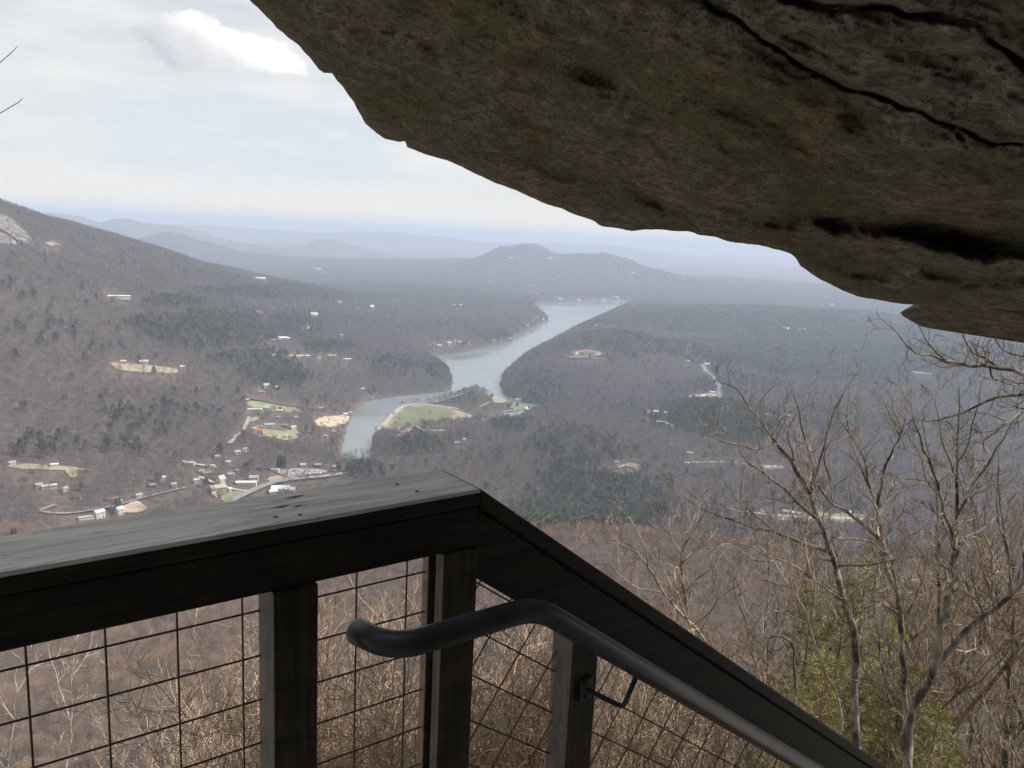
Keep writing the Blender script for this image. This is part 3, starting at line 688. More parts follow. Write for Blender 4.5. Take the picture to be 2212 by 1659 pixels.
# terrace wall of the mansion
q = at(1262, 772); rz = -math.atan2(q[0], q[1]); o = empty("terrace_wall", tuple(q), rz); tag(o, "curved pale stone terrace wall below the hilltop mansion", "wall")
m = MB(); m.tube([(x, -0.012*x*x*0.6, 0.6) for x in np.linspace(-42, 42, 15)], 1.0, 4); m.build("stone_wall", M_conc, o)
# ------------------------------------------------------------------ bridge, docks, boats, cars
def near_az(q): return -math.atan2(q[0], q[1])
a_ = on_z(716, 1022, WZ+5); b_ = on_z(757, 1017, WZ+5)
L = math.hypot(b_[0]-a_[0], b_[1]-a_[1]); rz = math.atan2(b_[1]-a_[1], b_[0]-a_[0]); mid = (a_+b_)/2
br = empty("arched_bridge", (mid[0], mid[1], WZ), rz); tag(br, "pale concrete bridge of three arches where the river leaves the lake", "bridge")
m = MB(); m.box((0, 0, 7.6), (L, 6, 0.9)); m.build("deck", M_conc, br)
for s in (-1, 1):
    m = MB(); m.box((0, s*2.9, 8.6), (L, 0.3, 1.1)); m.build("parapet", M_conc, br)
for k in (-1, 0, 1):
    w = L/3.0; m = MB(); n = 14; cx = k*w
    for i in range(n):
        t0, t1 = math.pi*i/n, math.pi*(i+1)/n
        def pt(t, r): return (cx-math.cos(t)*r, 1.2+math.sin(t)*5.9*(r/(w/2-0.6)))
        r1 = w/2-1.4; r2 = w/2
        (ax, az_), (bx, bz) = pt(t0, r1), pt(t1, r1)
        V = []
        for y in (-2.9, 2.9): V += [(ax, y, az_), (bx, y, bz), (bx, y, 7.15), (ax, y, 7.15)]
        m.add(V, [(0,1,2,3),(7,6,5,4),(0,4,5,1)])
    for s in (-1, 1): m.box((cx+s*(w/2-0.7), 0, 0.6), (1.38, 5.6, 6))
    m.build("arch", M_conc, br)
a_ = at(715, 1034); b_ = at(762, 1026); L = math.hypot(b_[0]-a_[0], b_[1]-a_[1]); rz = math.atan2(b_[1]-a_[1], b_[0]-a_[0])
br = empty("road_bridge", ((a_[0]+b_[0])/2, (a_[1]+b_[1])/2, WZ), rz); tag(br, "flat pale road bridge beside the arched one", "bridge")
m = MB(); m.box((0, 0, 6.2), (L, 10, 1.0)); m.build("deck", M_conc, br)
for x in (-L*.4, -L*.13, L*.13, L*.4):
    m = MB(); m.box((x, 0, 1), (1.2, 8, 9.3)); m.build("pier", M_conc, br)
for s in (-1, 1):
    m = MB(); m.box((0, s*4.8, 7.1), (L, 0.3, 0.8)); m.build("parapet", M_conc, br)
M_wooddock = simple("dock_wood", (.34, .31, .27), 0.9, 0.15, 1.0)
GD = "boat docks along the lake"
def dock(px, py, w, d, label, roof=True, rot=0, rc='grey'):
    q = on_z(px, py, WZ); o = empty("boat_dock", (q[0], q[1], WZ), near_az(q)+math.radians(rot)); tag(o, label, "dock", GD)
    m = MB(); m.box((0, 0, 0.6), (w, d, 0.35)); m.build("deck", M_wooddock, o)
    if roof:
        m = MB(); m.box((0, 0, 4.0), (w+1, d+1, 0.35)); m.build("roof", ROOF[rc], o)
    for sx in (-1, 1):
        for sy in (-1, 1):
            m = MB(); m.tube([(sx*w*.46, sy*d*.46, -2), (sx*w*.46, sy*d*.46, 3.9 if roof else 1.4)], 0.22, 6); m.build("post", M_wooddock, o)
for a in [(953,763,10,9,"white roofed dock in front of the waterfront row",True,0,'white'),(980,758,9,8,"grey roofed dock below the third waterfront house",True,0,'grey'),(1009,754,12,7,"silver roofed dock at the right end of the waterfront row",True,0,'silver'),
          (932,767,12,8,"low open dock at the left end of the waterfront row",False,0,'grey'),(1076,742,12,8,"white roofed dock in the second bay",True,0,'white'),(1098,738,10,8,"dark roofed dock at the tip of the second bay",True,0,'dark'),
          (1064,743,9,7,"cream roofed dock at the left of the second bay",True,0,'cream'),(1136,715,12,9,"dark roofed dock on the third bay",True,0,'dark'),(1116,719,12,8,"grey roofed dock left on the third bay",True,0,'grey'),
          (1186,692,16,10,"white roofed dock at the far wooded point",True,0,'white'),(1163,699,12,9,"cream roofed dock left of the far wooded point",True,0,'cream'),(1219,722,14,8,"low open dock on the right bank",False,0,'grey'),
          (1351,655,14,22,"dark tall boathouse at the right end of the lake head",True,0,'dark'),(1353,656,40,8,"long white roofed dock at the right end of the lake head",True,0,'white'),
          (1286,651,50,14,"long low cream roofed dock on the lake head shore",True,0,'cream')]:
    dock(*a)
for a in [(1030,909,16,3,"upper short dock in the marina inlet"),(1042,912,18,3,"long dock in the marina inlet"),(1052,917,12,3,"lower short dock in the marina inlet")]:
    dock(a[0], a[1], a[2], a[3], a[4], False, 20)
q = on_z(1190, 710, WZ); o = empty("motor_boat", (q[0], q[1], WZ+0.1), near_az(q)+0.1); tag(o, "small white motor boat out on the open lake", "boat")
def hull(mb, Lb=9, Wb=2.8, Hb=1.3):
    n = 8; V = []
    for i in range(n+1):
        t = i/n; x = -Lb/2+Lb*t; w = Wb/2*(1 if t < .5 else math.sqrt(max(0, 1-((t-.5)/.5)**2))); w = max(w, .05)
        V += [(x, -w, Hb+0.4*t), (x, -w*.6, 0), (x, w*.6, 0), (x, w, Hb+0.4*t)]
    F = []
    for i in range(n):
        a = i*4
        F += [(a, a+1, a+5, a+4), (a+1, a+2, a+6, a+5), (a+2, a+3, a+7, a+6), (a+3, a, a+4, a+7)]
    F += [(0, 3, 2, 1)]; mb.add(V, F)
m = MB(); hull(m); m.build("hull", WALL['white'], o)
m = MB(); m.box((-0.5, 0, 2.1), (2.4, 2.0, 1.2), bev=0.3); m.build("cabin", WALL['white'], o)
m = MB(); m.box((0.8, 0, 2.1), (0.1, 1.8, 0.9)); m.build("windscreen", M_pane, o)
for i, (px, py, lb) in enumerate([(1046,908,"small white boat moored between the marina docks"),(1036,913,"small white boat at the left of the marina docks")]):
    q = on_z(px, py, WZ); o = empty("moored_boat", (q[0], q[1], WZ+.1), 0.4+i); tag(o, lb, "boat"); m = MB(); hull(m, 6, 2.2, 1.0); m.build("hull", WALL['white'], o); m = MB(); m.box((-.6, 0, 1.4), (1.6, 1.6, .8), bev=.2); m.build("canopy", ROOF['silver'], o)
# cars
def mat_paint(n, c):
    m = simple("car_paint_"+n, c, 0.35, 0.03, 1.0); return m
PAINT = {k: mat_paint(k, c) for k, c in dict(white=(.75,.75,.75), silver=(.5,.51,.52), black=(.02,.02,.022), red=(.35,.03,.03), blue=(.05,.09,.2)).items()}
M_tyre = simple("tyre_rubber", (.02, .02, .02), .9, .05, 1); M_rim = simple("wheel_rim", (.5, .5, .5), .4, .05, 1)
_b = MB(); prof = [(-2.2,.35),(2.2,.35),(2.25,.75),(1.2,.95),(.6,1.45),(-1.1,1.48),(-1.8,.98),(-2.25,.9)]
_b.add([(x, -.88, z) for x, z in prof]+[(x, .88, z) for x, z in prof], [tuple(range(8)), tuple(range(8, 16))[::-1]]+[((i+1) % 8, i, 8+i, 8+(i+1) % 8) for i in range(8)])
CARB = {k: _b.mesh("car_body", m) for k, m in PAINT.items()}
_g = MB(); _g.box((.93, 0, 1.2), (.1, 1.5, .42), R=np.array([[.76,0,.65],[0,1,0],[-.65,0,.76]])); _g.box((-.25, -.885, 1.2), (1.5, .03, .35)); _g.box((-.25, .885, 1.2), (1.5, .03, .35)); CARG = _g.mesh("car_windows", M_pane)
_w = MB(); _w.tube([(0, -.1, 0), (0, .1, 0)], .34, 12); CARW = _w.mesh("wheel", M_tyre)
def car(px, py, rot, col, label, group=None, lift=1.7):
    q = at(px, py); z = float(Hgt(np.array([q[0]]), np.array([q[1]]))[0])+lift
    o = empty("parked_car" if group else "car", (q[0], q[1], z), near_az(q)+math.radians(rot)); tag(o, label, "car", group)
    link(bpy.data.objects.new("body", CARB[col]), o); link(bpy.data.objects.new("window", CARG), o)
    for sx in (-1.4, 1.4):
        for sy in (-.8, .8):
            w = link(bpy.data.objects.new("wheel", CARW), o); w.location = (sx, sy, .34)
car(656,1042,20,'black',"dark car on the road between the junction and the bridge")
car(623,1050,25,'blue',"dark blue car on the road nearest the brilliant white roof")
GC = "cars in the parking lot by the river"
cols = ['white','silver','black','white','red','silver','white','blue','white','silver','black','white','silver','white']
words = ["white car at the far left of the riverside parking lot","silver car second from left in the riverside parking lot","black car third from left in the riverside parking lot","white car fourth from left in the back row of the riverside lot","red car in the back row of the riverside lot","silver car right of the red one in the riverside lot","white car at the right end of the back row of the riverside lot",
         "blue car at the left of the front row of the riverside lot","white car right of the blue one in the riverside lot","silver car in the middle of the front row of the riverside lot","black car in the front row of the riverside lot","white car right of the black one in the front row of the lot","silver car second from the right end of the front row of the lot","white car at the right end of the front row of the riverside lot"]
for i in range(14):
    x = (612+i*12) if i < 7 else (620+(i-7)*12); y = 1019 if i < 7 else 1025
    car(x, y+((i*7) % 3)*0.5, 70+(i*13) % 30, cols[i], words[i], GC)
car(953,909,10,'white',"white van parked alone on the grass of the park", None, 2.0)
car(1040,910,60,'silver',"silver car by the marina inlet", None, 2.0)
# utility poles
GP = "utility poles along the village road"
for i, (px, py, lb) in enumerate([(575,1062,"utility pole at the edge of the dry verge near the white roof"),(610,1037,"utility pole on the dry grass triangle, left one"),(620,1031,"utility pole by the road into the parking lot"),(524,1074,"utility pole in front of the flat white roof")]):
    q = at(px, py); o = empty("utility_pole", tuple(q), near_az(q)); tag(o, lb, "pole", GP)
    m = MB(); m.tube([(0,0,-1),(0,0,12)], [.22,.14], 6); m.build("pole", WALL['brown'], o)
    m = MB(); m.box((0,0,11), (2.6,.15,.18)); m.build("crossarm", WALL['brown'], o)

# ------------------------------------------------------------------ forest
def mat_twig(name, cols, rough=0.9, sc1=0.006):
    m, nt, b, o = new_mat(name)
    oi = N(nt, 'ShaderNodeObjectInfo')
    n = noise(nt, oi.outputs['Location'], sc1, 3, 0.6)
    r = math_n(nt, 'MULTIPLY_ADD', oi.outputs['Random'], 0.30, math_n(nt, 'SUBTRACT', n, 0.15))
    k = len(cols); c = ramp(nt, r, [(0.28+0.44*i/(k-1), cols[i]) for i in range(k)])
    v2 = noise(nt, oi.outputs['Location'], sc1*5, 3, 0.6); rr2 = math_n(nt, 'FRACT', math_n(nt, 'MULTIPLY', oi.outputs['Random'], 7.31))
    br = ramp(nt, math_n(nt, 'MULTIPLY_ADD', rr2, 0.5, math_n(nt, 'MULTIPLY', v2, 0.8)), [(0.42, (.52,)*3), (0.88, (1.22,)*3)])
    c = mix_c(nt, 1.0, c, br, 'MULTIPLY')
    nt.links.new(c, b.inputs['Base Color']); b.inputs['Roughness'].default_value = rough; b.inputs['Specular IOR Level'].default_value = 0.15
    return m
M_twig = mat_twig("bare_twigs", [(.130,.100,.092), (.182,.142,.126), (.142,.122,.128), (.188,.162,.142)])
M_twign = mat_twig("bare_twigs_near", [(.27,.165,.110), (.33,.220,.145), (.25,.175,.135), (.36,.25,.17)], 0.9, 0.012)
M_bark = simple("tree_bark", (.20,.17,.15), .95, .3, 1.5)
M_ever = mat_twig("evergreen_needles", [(.062,.084,.038), (.090,.108,.052), (.125,.128,.070), (.080,.096,.056)])
def slivers(n, pos, dirs, L, w, g):
    "thin two-triangle slivers"
    P = pos; D = dirs/np.linalg.norm(dirs, axis=1, keepdims=True)
    R = g.normal(size=(n, 3)); S = np.cross(D, R); S /= np.maximum(np.linalg.norm(S, axis=1, keepdims=True), 1e-6)
    a = P-S*w[:, None]/2; b = P+S*w[:, None]/2; c = P+D*L[:, None]+S*w[:, None]*.25; d = P+D*L[:, None]-S*w[:, None]*.25
    V = np.stack([a, b, c, d], 1).reshape(-1, 3); F = np.arange(4*n).reshape(n, 4)
    return V, F
def bare_proto(seed, n, w, L, Hh=14.0, R=4.2, limbs=7, sides=4, near=False):
    g = np.random.default_rng(seed); t = MB()
    th = Hh*g.uniform(.55, .7)
    t.tube([(0,0,-1), (g.normal()*.2, g.normal()*.2, th*.5), (g.normal()*.4, g.normal()*.4, th), (g.normal()*.6, g.normal()*.6, Hh*.93)], [.26,.2,.13,.03], sides)
    tips = []
    for i in range(limbs):
        a = g.uniform(0, 6.28); z0 = Hh*g.uniform(.28, .7); rr_ = R*g.uniform(.5, 1.0)*(1-.5*(z0/Hh)); z1 = min(Hh*.97, z0+Hh*g.uniform(.2, .42))
        p0 = np.array([0, 0, z0]); p2 = np.array([math.cos(a)*rr_, math.sin(a)*rr_, z1]); p1 = (p0+p2)/2+np.array([math.cos(a)*.5, math.sin(a)*.5, -.5])
        t.tube([p0, p1, p2], [.09,.06,.02], 3, cap=False); tips += [(p0, p1, p2)]
    u = g.random(n); k = g.integers(0, limbs, n)
    T = np.array(tips)[k]; u = np.sqrt(u)[:, None]
    base = T[:, 0]*(1-u)**2+2*T[:, 1]*u*(1-u)+T[:, 2]*u*u
    off = g.normal(size=(n, 3))*np.array([R*.26, R*.26, Hh*.055]); pos = base+off
    dirs = off/np.maximum(np.linalg.norm(off, axis=1, keepdims=True), .1)+g.normal(size=(n, 3))*.55+np.array([0, 0, .75])
    V, F = slivers(n, pos, dirs, L*g.uniform(.5, 1.3, n), w*g.uniform(.6, 1.4, n), g)
    return t, V, F
def ever_proto(seed, n, Hh=15.0, R=3.4, w=.9):
    g = np.random.default_rng(seed); t = MB(); t.tube([(0,0,-1),(0,0,Hh*.5),(g.normal()*.2, g.normal()*.2, Hh*.95)], [.28,.2,.05], 4)
    lay = g.integers(4, 14, n)/14.0; z = Hh*(lay+g.normal(size=n)*.018); a = (lay*40+g.integers(0, 6, n)*1.05+g.normal(size=n)*.28)
    prof = np.clip(1.10-lay, .1, 1)**.55*np.where(lay < .4, .8, 1); irr = 1+.25*np.sin(a*2+seed+lay*9)
    r = R*prof*irr*np.sqrt(g.random(n)); pos = np.stack([np.cos(a)*r, np.sin(a)*r, z-r*.12], 1)
    dirs = np.stack([np.cos(a), np.sin(a), g.normal(size=n)*.4+.15], 1)
    V, F = slivers(n, pos, dirs, w*1.2*g.uniform(.6, 1.4, n), w*g.uniform(.5, 1.2, n), g)
    return t, V, F
def proto_meshes(name, t, V, F, m1, m2):
    tm = t.mesh(name+"_trunk", m1); cm = mesh_np(name+"_crown", V, F, m2)
    tv = np.array(t.v); Vj = np.vstack([tv, V]).tolist(); Fj = t.f+[tuple(q) for q in (F+len(tv)).tolist()]
    j = bpy.data.meshes.new(name); j.from_pydata(Vj, [], Fj); j.materials.append(m1); j.materials.append(m2)
    mi = np.zeros(len(Fj), np.int32); mi[len(t.f):] = 1; j.polygons.foreach_set('material_index', mi); j.update()
    return tm, cm, j
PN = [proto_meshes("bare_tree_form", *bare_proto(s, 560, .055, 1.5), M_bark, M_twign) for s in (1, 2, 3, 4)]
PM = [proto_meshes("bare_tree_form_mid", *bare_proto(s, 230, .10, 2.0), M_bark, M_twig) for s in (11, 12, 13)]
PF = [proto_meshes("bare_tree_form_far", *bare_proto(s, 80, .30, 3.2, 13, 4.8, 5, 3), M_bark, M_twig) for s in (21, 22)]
PE = [proto_meshes("evergreen_form", *ever_proto(s, 520, 14, 3.9), M_bark, M_ever) for s in (31, 32, 33)]
PEF = [proto_meshes("evergreen_form_far", *ever_proto(s, 110, 13, 4.2, 2.0), M_bark, M_ever) for s in (41, 42)]
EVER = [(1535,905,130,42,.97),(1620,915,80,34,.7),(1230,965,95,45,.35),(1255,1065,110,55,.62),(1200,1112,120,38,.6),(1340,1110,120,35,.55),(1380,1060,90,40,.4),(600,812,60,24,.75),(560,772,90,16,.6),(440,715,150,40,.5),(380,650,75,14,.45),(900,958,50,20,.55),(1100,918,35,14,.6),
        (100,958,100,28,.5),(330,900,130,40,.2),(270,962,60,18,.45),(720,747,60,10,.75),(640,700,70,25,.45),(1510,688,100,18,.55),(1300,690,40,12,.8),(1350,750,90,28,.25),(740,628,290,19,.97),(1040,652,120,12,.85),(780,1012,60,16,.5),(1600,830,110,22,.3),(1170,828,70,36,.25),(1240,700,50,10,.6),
        (990,700,90,10,.3),(1070,722,40,12,.6),(950,795,30,20,.4),(1790,900,90,25,.4),(1480,692,150,22,.85),(1850,755,330,62,.72),(1650,700,260,22,.6),(480,690,90,16,.5),(545,800,30,22,.5),(860,790,60,20,.3),(1100,600,420,25,.2)]  # right-slope entries made denser so dark trees imitate a cloud shadow
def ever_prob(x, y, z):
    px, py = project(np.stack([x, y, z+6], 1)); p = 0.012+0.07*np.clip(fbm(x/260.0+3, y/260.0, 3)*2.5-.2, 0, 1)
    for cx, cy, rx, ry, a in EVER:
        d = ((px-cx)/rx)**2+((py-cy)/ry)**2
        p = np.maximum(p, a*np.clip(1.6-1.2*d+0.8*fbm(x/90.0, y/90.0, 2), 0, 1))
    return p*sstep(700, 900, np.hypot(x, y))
pools = {}
for zi, (r0, r1, sp) in enumerate([(330, 930, 5.4), (930, 2700, 7.4), (2700, 4700, 10.0), (4700, 9800, 17.0)]):
    X, Y = np.meshgrid(np.arange(-r1*.72, r1*.80, sp), np.arange(r0*.7, r1, sp)); X = X.ravel(); Y = Y.ravel()
    X = X+rng.uniform(-.48, .48, X.size)*sp; Y = Y+rng.uniform(-.48, .48, Y.size)*sp
    r = np.hypot(X, Y); az = np.degrees(np.arctan2(X, Y)); k = (r > r0) & (r < r1) & (az > -41) & (az < 44); X, Y = X[k], Y[k]
    if zi < 3:
        k = (sdf(LAKE, X, Y) > 5) & (sdf(INLET, X, Y) > 4) & ~is_clear(X, Y); X, Y = X[k], Y[k]
        dp = sdf(PARK, X, Y); k = (dp > 0) | (rng.random(X.size) < .45); X, Y = X[k], Y[k]
    else:
        k = (sdf(LAKE, X, Y) > 8); X, Y = X[k], Y[k]
    Z = Hgt(X, Y); px, py = project(np.stack([X, Y, Z+8], 1)); k = (px > -420) & (px < 2640) & (py < 1800); X, Y, Z = X[k], Y[k], Z[k]
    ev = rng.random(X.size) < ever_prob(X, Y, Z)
    r = np.hypot(X, Y)
    pools[zi] = (X, Y, Z, ev, r)
def gn_stuff(name, pts, scl, protos, label):
    n = len(pts); me = bpy.data.meshes.new(name); me.vertices.add(n); me.vertices.foreach_set('co', np.asarray(pts, np.float32).ravel())
    a = me.attributes.new('tscale', 'FLOAT_VECTOR', 'POINT'); a.data.foreach_set('vector', np.asarray(scl, np.float32).ravel())
    a = me.attributes.new('trot', 'FLOAT', 'POINT'); a.data.foreach_set('value', rng.uniform(0, 6.28, n).astype(np.float32))
    a = me.attributes.new('tidx', 'INT', 'POINT'); a.data.foreach_set('value', rng.integers(0, len(protos), n).astype(np.int32))
    col = bpy.data.collections.new(name+"_forms")
    for k, p in enumerate(protos): col.objects.link(bpy.data.objects.new("%s_form_%d" % (name, k), p[2]))
    ng = bpy.data.node_groups.new(name, 'GeometryNodeTree')
    ng.interface.new_socket('Geometry', in_out='INPUT', socket_type='NodeSocketGeometry'); ng.interface.new_socket('Geometry', in_out='OUTPUT', socket_type='NodeSocketGeometry')
    A = ng.nodes.new; gi, go = A('NodeGroupInput'), A('NodeGroupOutput'); ip = A('GeometryNodeInstanceOnPoints'); ci = A('GeometryNodeCollectionInfo')
    ci.inputs['Collection'].default_value = col; ci.inputs['Separate Children'].default_value = True; ci.inputs['Reset Children'].default_value = True
    def attr(nm, ty):
        x = A('GeometryNodeInputNamedAttribute'); x.data_type = ty; x.inputs['Name'].default_value = nm; return x.outputs['Attribute']
    cx = A('ShaderNodeCombineXYZ'); Lk = ng.links.new
    Lk(attr('trot', 'FLOAT'), cx.inputs[2]); e2r = A('FunctionNodeEulerToRotation'); Lk(cx.outputs[0], e2r.inputs[0])
    Lk(gi.outputs[0], ip.inputs['Points']); Lk(ci.outputs[0], ip.inputs['Instance']); ip.inputs['Pick Instance'].default_value = True
    Lk(attr('tidx', 'INT'), ip.inputs['Instance Index']); Lk(e2r.outputs[0], ip.inputs['Rotation']); Lk(attr('tscale', 'FLOAT_VECTOR'), ip.inputs['Scale'])
    Lk(ip.outputs[0], go.inputs[0])
    o = link(bpy.data.objects.new(name, me)); md = o.modifiers.new("scatter", 'NODES'); md.node_group = ng
    return tag(o, label, None, None, 'stuff')
def scales(n, lo, hi):
    s = rng.uniform(lo, hi, n); return np.stack([s*rng.uniform(.85, 1.15, n), s*rng.uniform(.85, 1.15, n), s*rng.uniform(.85, 1.15, n)], 1)
def pts(zi, ev):
    X, Y, Z, e, r = pools[zi]; k = e == ev; return np.stack([X[k], Y[k], Z[k]], 1), r[k]
def individuals(P, r, protos, n, name, label, cat, group, lo, hi):
    px, py = project(P+np.array([0, 0, 7])); vis = (px > -10) & (px < 2220) & (py < 1655) & (py > 1000)
    idx = np.where(vis)[0]; idx = idx[np.argsort(r[idx])][:n]
    s = scales(len(idx), lo, hi)
    for k, i in enumerate(idx):
        p = protos[k % len(protos)]
        o = empty(name, tuple(P[i]), random.uniform(0, 6.28)); o.scale = tuple(s[k]); tag(o, label, cat, group)
        link(bpy.data.objects.new("trunk", p[0]), o); link(bpy.data.objects.new("crown", p[1]), o)
    keep = np.ones(len(P), bool); keep[idx] = False
    return P[keep]
P0, r0_ = pts(0, False)
P0 = individuals(P0, r0_, PN, 300, "bare_tree", "small brown bare tree low on the near forest slope behind the railing", "tree", "bare trees on the near slope", .6, .95)
gn_stuff("near_bare_forest", P0, scales(len(P0), .55, .95), PN, "leafless brown woods filling the slope below the railing")
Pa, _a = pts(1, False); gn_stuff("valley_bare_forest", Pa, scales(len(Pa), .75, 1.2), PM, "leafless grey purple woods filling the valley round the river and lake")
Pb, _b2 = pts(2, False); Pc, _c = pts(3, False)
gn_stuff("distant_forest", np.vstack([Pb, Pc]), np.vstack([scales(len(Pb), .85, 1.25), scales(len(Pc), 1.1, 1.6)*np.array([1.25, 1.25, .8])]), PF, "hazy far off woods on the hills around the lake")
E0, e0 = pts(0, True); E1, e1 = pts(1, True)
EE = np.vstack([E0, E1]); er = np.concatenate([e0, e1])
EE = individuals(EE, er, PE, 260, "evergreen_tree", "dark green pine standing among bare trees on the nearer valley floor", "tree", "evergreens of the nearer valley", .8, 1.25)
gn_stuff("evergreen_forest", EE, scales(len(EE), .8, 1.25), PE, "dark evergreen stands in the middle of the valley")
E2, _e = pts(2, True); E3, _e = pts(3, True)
gn_stuff("distant_evergreen_forest", np.vstack([E2, E3]), np.vstack([scales(len(E2), .9, 1.3), scales(len(E3), 1.1, 1.7)*np.array([1.3, 1.3, .85])]), PEF, "far blue green evergreen patches on the hills, thickened at right to imitate cloud shadow")
print("FOREST", len(P0), len(Pa), len(Pb), len(Pc), len(EE), len(E2)+len(E3))
# evergreens that stand alone and can be told apart
for px, py, s, lb in [(603,1016,1.5,"tall ivy dark evergreen left of a close trio by the parking lot"),(607,1017,1.65,"tall dark evergreen in the middle of the close trio by the parking lot"),(612,1016,1.5,"tall dark evergreen right of the close trio by the parking lot"),(587,841,1.3,"tall dark conifer between the two white houses in the woods"),
                      (1098,884,.9,"dark conifer at the left of the lawn on the little point"),(1117,880,.9,"dark conifer behind the lawn on the little point"),(1142,884,.6,"small dark shrub like conifer at the right of the point lawn"),(1028,877,.8,"small dark conifer by the path left of the little point"),(605,889,.7,"small dark conifer alone on the upper green field"),
                      (256,1103,1.1,"dark conifer beside the small white house at the dirt yard"),(868,876,.7,"small dark conifer at the top left corner of the park field"),(1062,862,1.0,"dark bush by the shore lawn")]:
    q = at(px, py); p = PE[(px*7) % 3]; o = empty("evergreen_tree", tuple(q), px*.7); o.scale = (s*(.75 if s > 1.4 else 1),)*2+(s,); tag(o, lb, "tree")
    link(bpy.data.objects.new("trunk", p[0]), o); link(bpy.data.objects.new("crown", p[1]), o)

# ------------------------------------------------------------------ railing (level part + stair part), deck, handrail
AZ = math.atan2(0.8033, 0.5956)
RD = np.array([0.8033, 0.5956, 0.0]); RN = np.array([-0.5956, 0.8033, 0.0]); RB = np.array([-0.0557, 1.6936, 0.0]); UP = np.array([0, 0, 1.0]); SL = 0.722
def rp(s, n, z): return RB+RD*s+RN*n+UP*z
RM = np.stack([RD, RN, UP], 1)
sd = np.array([1, 0, -SL])/math.hypot(1, SL); su = np.array([SL, 0, 1])/math.hypot(1, SL)
SD = RM @ sd; SU = RM @ su; SM = np.stack([SD, RN, SU], 1)
def mat_wood(name, c0, c1, grain=(3.0, 60.0, 60.0), rough=0.62, marks=False):
    m, nt, b, o = new_mat(name)
    tc = N(nt, 'ShaderNodeTexCoord'); co = mapping(nt, tc.outputs['Object'], (1, 1, 1), (0, 0, 0))
    g = noise(nt, mapping(nt, co, grain), 1.0, 6, 0.65, 0.4); g2 = noise(nt, mapping(nt, co, (2.2, 9, 9)), 1.0, 4, 0.6, 1.2)
    c = ramp(nt, math_n(nt, 'MULTIPLY_ADD', g, 0.6, math_n(nt, 'MULTIPLY', g2, 0.4)), [(0.40, c0), (0.57, c1)])
    if marks:
        v = N(nt, 'ShaderNodeTexVoronoi'); v.inputs['Scale'].default_value = 1.0; nt.links.new(mapping(nt, co, (5, 26, 5), (0, 0, .2)), v.inputs['Vector'])
        k = ramp(nt, v.outputs['Distance'], [(0.03, (1,)*3), (0.10, (0,)*3)]); k2 = math_n(nt, 'MULTIPLY', k, ramp(nt, g2, [(0.52, (0,)*3), (0.58, (1,)*3)]))
        c = mix_c(nt, k2, c, (.03, .026, .024))
        wv = noise(nt, mapping(nt, co, (1.3, 5, 5), (0, 0, .25), (4, 2, 0)), 1.4, 3, .5, 2.5)
        st = ramp(nt, wv, [(0.485, (0,)*3), (0.50, (.6,)*3), (0.515, (0,)*3)])
        c = mix_c(nt, st, c, tuple(x*.55 for x in c0))
    nt.links.new(c, b.inputs['Base Color']); b.inputs['Roughness'].default_value = rough; b.inputs['Specular IOR Level'].default_value = 0.3
    bump(nt, b, g, 0.35, 0.002)
    return m
M_cap = mat_wood("weathered_grey_wood", (.40,.385,.36), (.66,.64,.60), marks=True)
M_dark = mat_wood("dark_stained_wood_and_cap_shade", (.017,.013,.010), (.048,.037,.028))
M_post = mat_wood("dark_stained_post", (.036,.029,.023), (.090,.073,.058), (60, 60, 3.0))
M_cleat = mat_wood("brown_cleat_wood", (.08,.054,.034), (.19,.130,.080), (60, 60, 3.0))
M_pipe = simple("handrail_paint", (.058,.061,.066), 0.42, 0.35, 14.0, 0.0)
M_wire = simple("rusty_wire", (.12,.070,.045), 0.7, 0.3, 30.0)
M_screw = simple("screw_head", (.05,.045,.04), 0.5, 0.1, 30.0, .6)
def frame_obj(name, origin, R, parent=None):
    o = bpy.data.objects.new(name, None); o.matrix_world = Matrix([list(R[0])+[origin[0]], list(R[1])+[origin[1]], list(R[2])+[origin[2]], [0, 0, 0, 1]]); return link(o, parent)
rail = empty("wooden_railing", tuple(RB), 0.0)
rail.rotation_euler = (0, 0, math.atan2(RD[1], RD[0])); tag(rail, "dark wooden railing with grey weathered cap, level then running down the stairs", "railing")
# local coordinates: x along the rail (s), y = n, z up.
def lb(name, mat, s0, s1, n0, n1, z0, z1, bev=0.004, parent=rail):
    m = MB(); m.box(((s0+s1)/2, (n0+n1)/2, (z0+z1)/2), (s1-s0, n1-n0, z1-z0), bev=bev); return m.build(name, mat, parent)
CAPW = 0.178
# level cap, cut square to meet the sloping cap
m = MB()
def bev_plank(mb, s0, s1, n0, n1, ztop_f, th, b=0.006):
    prof = [(n0+b, 0), (n0, -b), (n0, -th+b), (n0+b, -th), (n1-b, -th), (n1, -th+b), (n1, -b), (n1-b, 0)]
    return prof
def plank(mb, x0, x1, z0, z1, n0, n1, th, cutx0=None, cutx1=None, b=0.006, nseg=1):
    "a plank following the line (x0,z0)-(x1,z1) of its top face, ends cut vertical"
    prof = bev_plank(mb, 0, 0, n0, n1, 0, th, b); k = len(prof); tv = th/1.0
    V = []; f = math.hypot(1, (z1-z0)/(x1-x0))
    for x, z in ((x0, z0), (x1, z1)):
        for n_, dz in prof: V.append((x, n_, z+dz*f))
    F = [tuple(range(k))[::-1], tuple(range(k, 2*k))]+[(i, (i+1) % k, k+(i+1) % k, k+i) for i in range(k)]
    mb.add(V, F)
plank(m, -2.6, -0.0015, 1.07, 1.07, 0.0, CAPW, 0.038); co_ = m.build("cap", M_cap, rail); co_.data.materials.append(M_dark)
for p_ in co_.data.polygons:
    if p_.center.z < 1.066: p_.material_index = 1  # shade on the cap's side faces is put in as darker wood
m = MB(); plank(m, 0.0015, 3.4, 1.07, 1.07-SL*3.4, 0.0, CAPW, 0.038); m.build("cap", M_dark, rail)
